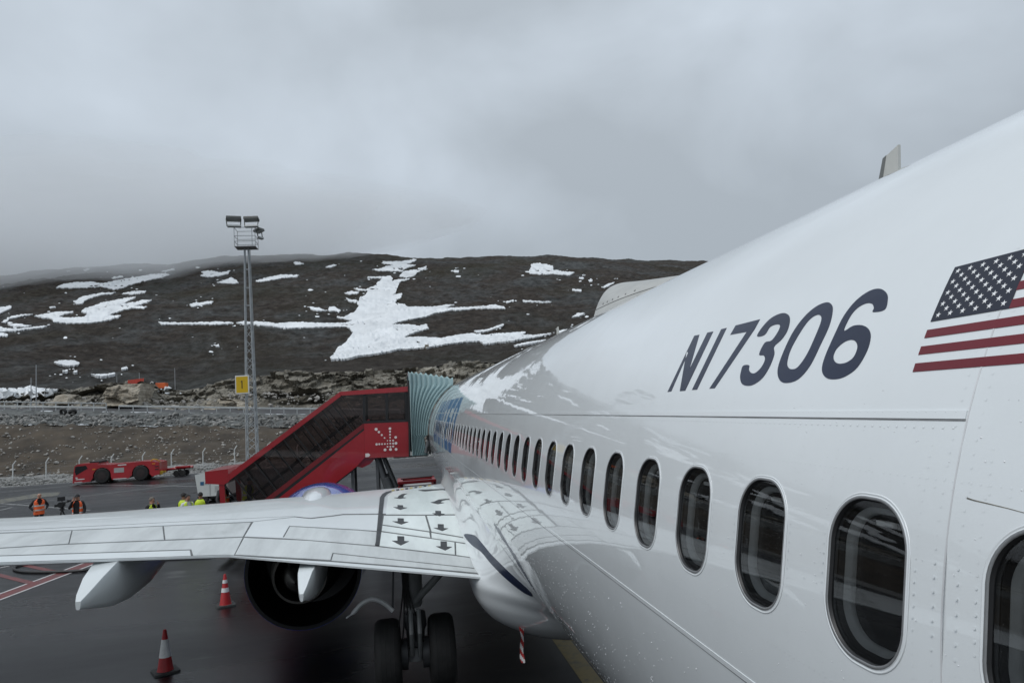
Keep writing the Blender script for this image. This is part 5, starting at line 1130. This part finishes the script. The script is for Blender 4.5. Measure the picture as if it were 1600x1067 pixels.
# ---- red baggage tractor beyond the wing root
q0 = ony(622, 766, 29.); q1 = ony(682, 757, 29.); Lr = float(q1[0]-q0[0]); zt = ony(650, 748, 29.)[2]
trac = thing('baggage_tractor', 'small red apron tractor with an open roof frame behind the wing root', 'tractor', (q0[0], 29., GZ)); trd = mat('tractor_red', (.20, .012, .016), .45, var=.15, vscale=2.)
ht = zt-GZ
b = MB(); b.rbox((Lr/2, .8, .62), (Lr*1.25, 1.5, .62), .06); b.build('body', trd, trac)
b = MB(); b.rbox((.10, .8, ht-.32), (.22, 1.45, .5), .04); b.rbox((Lr/2, .05, ht-.12), (Lr, .14, .12), .03); b.rbox((Lr/2, 1.5, ht-.12), (Lr, .14, .12), .03); b.rbox((Lr-.06, .8, ht-.25), (.12, 1.45, .3), .03); b.build('roof_frame', trd, trac)
for x, y in ((.08, .08), (Lr-.06, .08), (.08, 1.5), (Lr-.06, 1.5)): tube_obj('pillar', [(x, y, .8), (x, y, ht-.1)], .05, trd, trac, 8)
b = MB(); b.box((Lr*.52, .8, ht-.28), (Lr*.72, 1.2, .03)); b.build('screen', tug_grey, trac)
tube_obj('roof_bar', [(.12, 0, ht+.04), (Lr*.9, 0, ht+.06)], .025, black_m, trac, 6)
for x in (.15, Lr-.1):
    for y in (.12, 1.5): b = MB(); b.lathe([(-.1, .15), (-.12, .3), (-.06, .35), (.06, .35), (.12, .3), (.1, .15)], (x, y, .35), (0, 1, 0), 20, True); b.build('wheel', dirt_rub, trac, smooth=True)

# ---- people
skin_t = [mat('skin_light', (.42, .22, .15), .55, var=.08, vscale=9.), mat('skin_tan', (.28, .14, .085), .55, var=.08, vscale=9.)]
m_blk = mat('black_jacket', (.011, .011, .013), .8, var=.3, vscale=6.); m_gry = mat('grey_jacket', (.05, .052, .058), .8, var=.25, vscale=6.); m_trs = mat('dark_trousers', (.014, .015, .02), .8, var=.3, vscale=6.)
m_or = mat('orange_vest', (.85, .13, .03), .6, var=.10, vscale=9.); m_ye = mat('yellow_vest', (.55, .70, .03), .6, var=.10, vscale=9.); m_ref = mat('reflective_tape', (.55, .55, .53), .4, var=.1, vscale=12.)
m_hair = mat('dark_hair', (.012, .010, .009), .7, var=.3, vscale=20.); m_hair2 = mat('grey_hair', (.14, .12, .10), .8, var=.3, vscale=20.)
def person(label, loc, rz, vest, jacket, hair, skin, arms=None, lean=0., Hs=1., opengap=0., cap=False, two_tone=None):
    t = thing('person', label, 'person', tuple(loc), rz, group='ground crew by the stairs'); t.scale = (Hs, Hs, Hs)
    V_ = [(0, 0, .95), (0, .01, 1.14), (0, .02, 1.34), (0, .012, 1.49), (0, -.005, 1.56), (0, -.015, 1.655), (0, 0, 1.735)]; Rd = [(.16, .12), (.15, .12), (.185, .125), (.065, .07), (.078, .088), (.083, .105), (.066, .08)]
    E_ = [(0, 1), (1, 2), (2, 3), (3, 4), (4, 5), (5, 6)]
    A = arms or {}
    for s_, k in ((-1, 'R'), (1, 'L')):
        el, wr_, hd = A.get(k, ((s_*.29, .03, 1.13), (s_*.27, -.10, .93), (s_*.26, -.14, .86)))
        b0 = len(V_); V_ += [(s_*.20, .02, 1.40), el, wr_, hd]; Rd += [(.085, .085), (.062, .062), (.046, .046), (.04, .035)]; E_ += [(2, b0), (b0, b0+1), (b0+1, b0+2), (b0+2, b0+3)]
        b0 = len(V_); V_ += [(s_*.10, 0, .86), (s_*.11, -.015, .49), (s_*.11, .02, .10), (s_*.115, -.13, .045)]; Rd += [(.10, .10), (.072, .072), (.052, .052), (.05, .04)]; E_ += [(0, b0), (b0, b0+1), (b0+1, b0+2), (b0+2, b0+3)]
    if lean: V_ = [(x, y-lean*max(0, z-.9), z) for x, y, z in V_]
    me = bpy.data.meshes.new('sk'); me.from_pydata(V_, E_, []); o = bpy.data.objects.new('sk', me); COL.objects.link(o)
    sm = o.modifiers.new('s', 'SKIN'); sm.use_smooth_shade = True
    for d, r_ in zip(me.skin_vertices[0].data, Rd): d.radius = r_
    me.skin_vertices[0].data[0].use_root = True
    ss = o.modifiers.new('u', 'SUBSURF'); ss.levels = 2; ss.render_levels = 2
    dg = bpy.context.evaluated_depsgraph_get(); bm_ = bpy.data.meshes.new_from_object(o.evaluated_get(dg)); bpy.data.objects.remove(o)
    hands = [Vector(V_[10]), Vector(V_[18])]
    hands = [Vector(V_[7+3]), Vector(V_[7+8+3])]
    for q in (skin, jacket, m_trs): bm_.materials.append(q)
    for p in bm_.polygons:
        c = p.center; p.use_smooth = True
        if c.z > 1.515: p.material_index = 0
        elif min((c-h).length for h in hands) < .075: p.material_index = 0
        elif c.z < .88 and min((c-h).length for h in hands) > .2 and abs(c.x) < .22: p.material_index = 2
        else: p.material_index = 1
    body = link('body', bm_, None, t); body.name = 'body'
    for h, wv in zip(hands, (Vector(V_[9]), Vector(V_[17]))):
        d = (h-wv).normalized(); sd_ = d.orthogonal().normalized(); b = MB()
        for k in range(4): b.tube([h+sd_*(.024*(k-1.5)), h+sd_*(.026*(k-1.5))+d*.05, h+sd_*(.026*(k-1.5))+d*(.075+.008*(k in (1, 2)))+d.cross(sd_)*.02], [.011, .010, .007], 6)
        b.tube([h-sd_*.03-d*.02, h-sd_*.06+d*.01, h-sd_*.065+d*.045], [.012, .011, .008], 6); b.build('fingers', skin, body, smooth=True)
    ln = lambda z: -lean*max(0, z-.9)
    fb_ = MB(); fb_.lathe([(0, .016), (.03, .003)], (0, -.10+ln(1.64), 1.645), (0, -1, -.3), 8); fb_.build('nose', skin, body)
    fb_ = MB()
    for s_ in (-.034, .034): fb_.lathe([(-.004, .0), (0, .011), (.006, .0)], (s_, -.105+ln(1.67), 1.672), (0, -1, 0), 8)
    fb_.box((0, -.104+ln(1.6), 1.605), (.045, .01, .008)); fb_.build('eyes_and_mouth', m_hair, body)
    for s_ in (-1, 1): fb_ = MB(); fb_.lathe([(-.006, .0), (0, .028), (.008, .022)], (s_*.083, .005+ln(1.65), 1.655), (s_, .2, 0), 10); fb_.build('ear', skin, body)
    if hair:
        hb_ = MB(); v = []; f = []
        for i in range(9):
            th = math.pi*.54*i/8
            for k in range(20):
                ph = 2*math.pi*k/20; fr = max(0, -math.sin(ph)); tt = th*(1-.42*fr) if not cap else th*.86; rr_ = 1+.05*noise.noise(Vector((ph*3, th*4, 1)))
                v.append((.096*rr_*math.sin(tt)*math.cos(ph), .118*rr_*math.sin(tt)*math.sin(ph)+.002+ln(1.66), 1.66+.118*rr_*math.cos(tt)))
        for i in range(8):
            for k in range(20): f.append((i*20+k, i*20+(k+1) % 20, (i+1)*20+(k+1) % 20, (i+1)*20+k))
        hb_.add(v, f)
        if cap: hb_.box((0, -.15+ln(1.68), 1.685), (.14, .11, .012), rx=.15)
        hb_.build('cap' if cap else 'hair', hair, body, smooth=True)
    rings = [(.80, .205, .160), (.95, .205, .158), (1.1, .200, .155), (1.25, .212, .158), (1.36, .222, .156), (1.44, .185, .125), (1.495, .098, .092)]
    v = []; f = []; mi = []; n = 32; g_ = int(opengap*n/2)
    zs = np.linspace(.80, 1.495, 22)
    for z in zs:
        wx_ = np.interp(z, [r_[0] for r_ in rings], [r_[1] for r_ in rings])+.012; wy_ = np.interp(z, [r_[0] for r_ in rings], [r_[2] for r_ in rings])+.012
        for k in range(n): ph = 2*math.pi*k/n-math.pi/2; v.append((wx_*math.cos(ph), wy_*math.sin(ph)+.01+ln(z)+.006*math.sin(ph*5+z*9), z))
    for i in range(len(zs)-1):
        for k in range(n):
            dk = min(k, n-1-k)
            vneck = (zs[i]-1.2)*14 if zs[i] > 1.22 else -1
            if dk < g_ or dk < vneck*.8: continue
            f.append((i*n+k, i*n+(k+1) % n, (i+1)*n+(k+1) % n, (i+1)*n+k))
            tape = i in (5, 6, 11, 12) or (zs[i] > 1.18 and k in (6, 25))
            mi.append(1 if tape else (2 if two_tone and zs[i] < 1.12 else 0))
    me = new_mesh('vest', v, f, True); me.materials.append(vest); me.materials.append(m_ref); me.materials.append(two_tone or vest); me.polygons.foreach_set('material_index', mi); link('vest', me, None, body)
    return t
def stand(px, py, h): p = onz(px, py, GZ+h); return (p[0], p[1], GZ)
fold = {'R': ((-.30, .02, 1.12), (-.12, -.20, 1.02), (-.03, -.23, 1.03)), 'L': ((.30, .02, 1.12), (.14, -.20, 1.0), (.05, -.23, 1.02))}
face_h = {'R': ((-.30, -.10, 1.18), (-.12, -.19, 1.50), (-.07, -.17, 1.60)), 'L': ((.29, .02, 1.14), (.27, -.08, .93), (.26, -.12, .86))}
phone = {'L': ((.27, -.16, 1.18), (.14, -.21, 1.44), (.10, -.19, 1.55))}
hipp = {'R': ((-.36, .08, 1.16), (-.22, -.08, 1.0), (-.17, -.12, .98)), 'L': ((.36, .06, 1.16), (.26, -.12, 1.04), (.16, -.18, 1.03))}
def facing(loc, turn=0.): return math.atan2(-(CAM[1]-loc[1]), -(CAM[0]-loc[0]))*0+math.atan2(CAM[0]-loc[0], -(CAM[1]-loc[1]))+turn
l = stand(61, 769, 1.79); person('bald person in an orange vest over a dark jacket, looking down, beside the film camera', l, facing(l, .15), m_or, m_blk, None, skin_t[0], hipp, .06)
l2 = stand(121, 771, 1.80); person('person in a black cap and open orange vest, hand raised to the face', l2, facing(l2, -.35), m_or, m_blk, m_blk, skin_t[0], face_h, 0., opengap=.22, cap=True)
l3 = stand(234.5, 778.5, 1.72); person('grey-haired person in a yellow and orange vest holding a hand to one ear', l3, facing(l3, .9), m_ye, m_blk, m_hair2, skin_t[0], phone, .1, two_tone=m_or)
l4 = stand(287, 769, 1.79); person('tall dark-haired person in a yellow vest behind another yellow vest', l4, facing(l4, 2.3), m_ye, m_gry, m_hair, skin_t[1], None, 0.)
l5 = stand(292.5, 773.5, 1.74); person('dark-haired person in a yellow vest and white shirt, face turned aside', l5, facing(l5, .6), m_ye, mat('white_shirt', (.6, .6, .6), .7, var=.05), m_hair, skin_t[0], None, .03)
l6 = stand(313, 767.5, 1.80); person('person in a plain yellow vest seen from behind, in front of the power unit', l6, facing(l6, 2.9), m_ye, m_blk, m_hair, skin_t[1], fold, 0.)
q = ony(349, 771, 25.1); person('person in an orange vest standing inside the foot of the red stairs', (q[0], 25.1, q[2]-1.32), 1.2, m_or, m_gry, m_hair, skin_t[0], None, 0.)
q = ony(386, 772, 25.0); person('person in a yellow vest climbing the stairs behind the tinted glass', (q[0], 25., q[2]-1.2), 1.9, m_ye, m_gry, m_hair, skin_t[0], None, .15)
# ---- film camera on a tripod
cl = onz(97, 777, GZ+1.62); fc = thing('film_camera', 'black film camera rig with a top monitor on a tripod between two orange vests', 'camera', (cl[0], cl[1], GZ), .2)
b = MB(); b.rbox((0, 0, 1.32), (.20, .34, .2), .02); b.build('body', black_m, fc); b = MB(); b.lathe([(0, .07), (.14, .075), (.15, .10), (.20, .12)], (0, -.17, 1.33), (0, -1, 0), 16, True); b.build('lens', black_m, fc)
b = MB(); b.rbox((-.04, .05, 1.56), (.30, .04, .18), .01); b.build('monitor', black_m, fc); tube_obj('monitor_arm', [(0, .05, 1.4), (-.03, .06, 1.5)], .02, black_m, fc, 6)
b = MB(); b.rbox((.26, .05, 1.45), (.16, .12, .08), .02); b.build('grip', black_m, fc); b = MB(); b.rbox((-.22, 0, 1.28), (.14, .12, .12), .02); b.build('battery', black_m, fc); tube_obj('grip_arm', [(-.2, 0, 1.3), (.26, .05, 1.42)], .02, black_m, fc, 6)
b = MB(); b.lathe([(0, .1), (.08, .09), (.16, .05)], (0, 0, 1.06), (0, 0, 1), 14, True); b.build('head', black_m, fc)
for k in range(3): tube_obj('leg', [(0, 0, 1.1), (.42*math.cos(2.09*k+.5), .42*math.sin(2.09*k+.5), 0.)], [.03, .018], black_m, fc, 6)

# ---- far things on the hill
or_m = mat('excavator_orange', (.55, .10, .02), .5, var=.1); Yx = 168.; q = ony(253, 602.5, Y := Yx); zx = q[2]; k_ = Yx/FPX
ex = thing('excavator', 'small orange excavator parked in the gap behind the tan rock', 'excavator', (q[0], Yx, zx-1.35))
b = MB(); b.rbox((0, 0, 1.35), (13.5*k_, 2.2, 8.*k_), .15); b.build('house', or_m, ex)
b = MB(); b.rbox((-8.*k_, -.3, 1.45), (3.4*k_, 1.3, 1.5), .1); b.build('cab', tug_glass, ex)
for y in (-.9, .9): b = MB(); b.rbox((0, y, .35), (13*k_, .45, .65), .2); b.build('track', black_m, ex)
tube_obj('boom', [(-4*k_, 0, 1.4), (-14*k_, 0, 2.3), (-20*k_, 0, 1.2)], .16, mat('boom_grey', (.45, .44, .42), .5, var=.1), ex, 8)
b = MB(); b.prism([(-20.6*k_, .6), (-19*k_, 1.2), (-18.2*k_, .5), (-19.5*k_, .2)], lambda x, z: (x, -.4, z), lambda x, z: (x, .4, z)); b.build('bucket', black_m, ex)
v = []; f = []
for i in range(25):
    px = 199+i*1.05; p = ony(px, 597.5-i*.13, 140.); hgt = .42+.2*noise.noise(Vector((i*.6, 0, 0))); v += [(p[0], 140, p[2]-.5), (p[0]+.05, 140.1, p[2]+hgt)]
    if i: f.append((2*i-2, 2*i, 2*i+1, 2*i-1))
tag(link('safety_netting', new_mesh('safety_netting', v, f), mat('netting_red', (.40, .05, .03), .8, var=.2)), 'red safety netting along the crest of the tan rock', 'netting')
Yh = 330.; q = ony(667, 541, Yh); k_ = Yh/FPX; h_ = HB.ray_cast(Vector(CAM), Vector(ray(667, 544)).normalized()); hp_ = h_[0]; k_ = hp_.y/FPX
hut = thing('hillside_hut', 'tiny pale hut at the lower edge of the big snow field', 'hut', (hp_.x, hp_.y, hp_.z-.5))
b = MB(); b.rbox((0, 0, 2.*k_+.3), (6*k_, 6*k_, 4.5*k_+1), .05); b.build('wall', mat('hut_wall', (.36, .32, .26), .8, var=.1), hut); b = MB(); b.prism([(-3.6*k_, 4.6*k_), (0, 6.6*k_), (3.6*k_, 4.6*k_)], lambda x, z: (x, -3.3*k_, z), lambda x, z: (x, 3.3*k_, z)); b.build('roof', mat('hut_roof', (.16, .14, .12), .8, var=.1), hut)
tube_obj('aerial', [(2*k_, 0, 4*k_), (2*k_, 0, 10*k_)], .12, pole_m, hut, 6)

# ---- big split face of tan rock by the road
def rock_block(poly, Y, depth, m, seed, amp=.9):
    pv, pf = fill(densify(poly, 1.4, .5), (), 1.5); v = []; ys_ = [p[1] for p in poly]; y1 = max(ys_)
    for x, y in pv:
        t = (y1-y)/(y1-min(ys_)); Yq = Y+t*2.2; p = ony(x, y, Yq); n = noise.fractal(Vector((p[0]/2.2, p[2]/1.4, seed)), .8, 2.1, 5)*amp; d, q = noise.voronoi(Vector((p[0]/3.+p[2]*.2, p[2]/2., seed)), distance_metric='DISTANCE', exponent=2.5)
        v.append(Vector((p[0], Yq-.9*noise.cell(q[0]*7.)-n, p[2])))
    t = pf[0]
    if (v[t[1]]-v[t[0]]).cross(v[t[2]]-v[t[0]]).y > 0: pf = [q[::-1] for q in pf]
    V_, F_ = solidify(v, [(0, -1, 0)]*len(v), pf, 0., depth); return link('rock_block', new_mesh('rock_block', V_, F_), m, rock)
tan_rock = mat('tan_split_rock', (.13, .105, .075), .9, col2=(.37, .33, .265), vscale=.55, vdetail=10., bump=1., bscale=1.2, stretch=(1., 1., 2.2), vlow=.3, vhigh=.62)
rock_block([(160, 622), (172, 606), (192, 600), (221, 598), (219, 615), (216, 634), (160, 634)], 123.6, 7., tan_rock, 1.3)
rock_block([(78, 630), (83, 618), (94, 615), (104, 622), (104, 631)], 123.8, 5., tan_rock, 5.1, .6); rock_block([(318, 640), (324, 628), (345, 622), (372, 624), (392, 632), (392, 643), (318, 642)], 124., 6., tan_rock, 9.4)

# ---- low cloud lying on the left shoulder of the hill
def low_cloud(px, py, Y, rad, tilt, dens, seed):
    c = ony(px, py, Y); bm = bmesh.new(); bmesh.ops.create_icosphere(bm, subdivisions=5, radius=1.)
    m = Matrix.Rotation(tilt, 3, 'Y')
    for v in bm.verts:
        n = 1+.22*noise.fractal(v.co*1.6+Vector((seed, 0, 0)), .9, 2., 4); v.co = m @ Vector((v.co.x*rad[0]*n, v.co.y*rad[1]*n, v.co.z*rad[2]*n))+Vector(c)
    me = bpy.data.meshes.new('low_cloud'); bm.to_mesh(me); bm.free(); o = stuff(link('low_cloud', me)); tag(o, 'low grey cloud lying on the left shoulder of the hill', 'cloud')
    mt = bpy.data.materials.new('cloud_volume'); mt.use_nodes = True; t = mt.node_tree; t.nodes.clear(); ou = t.nodes.new('ShaderNodeOutputMaterial'); pvn = t.nodes.new('ShaderNodeVolumePrincipled')
    pvn.inputs['Color'].default_value = (.97, .985, 1., 1); pvn.inputs['Density'].default_value = dens; pvn.inputs['Anisotropy'].default_value = .0; t.links.new(pvn.outputs[0], ou.inputs['Volume']); me.materials.append(mt); return o
low_cloud(-60, 385, 690., (400., 180., 57.), R(-2.5), .0085, 2.)
scene.cycles.volume_bounces = 4
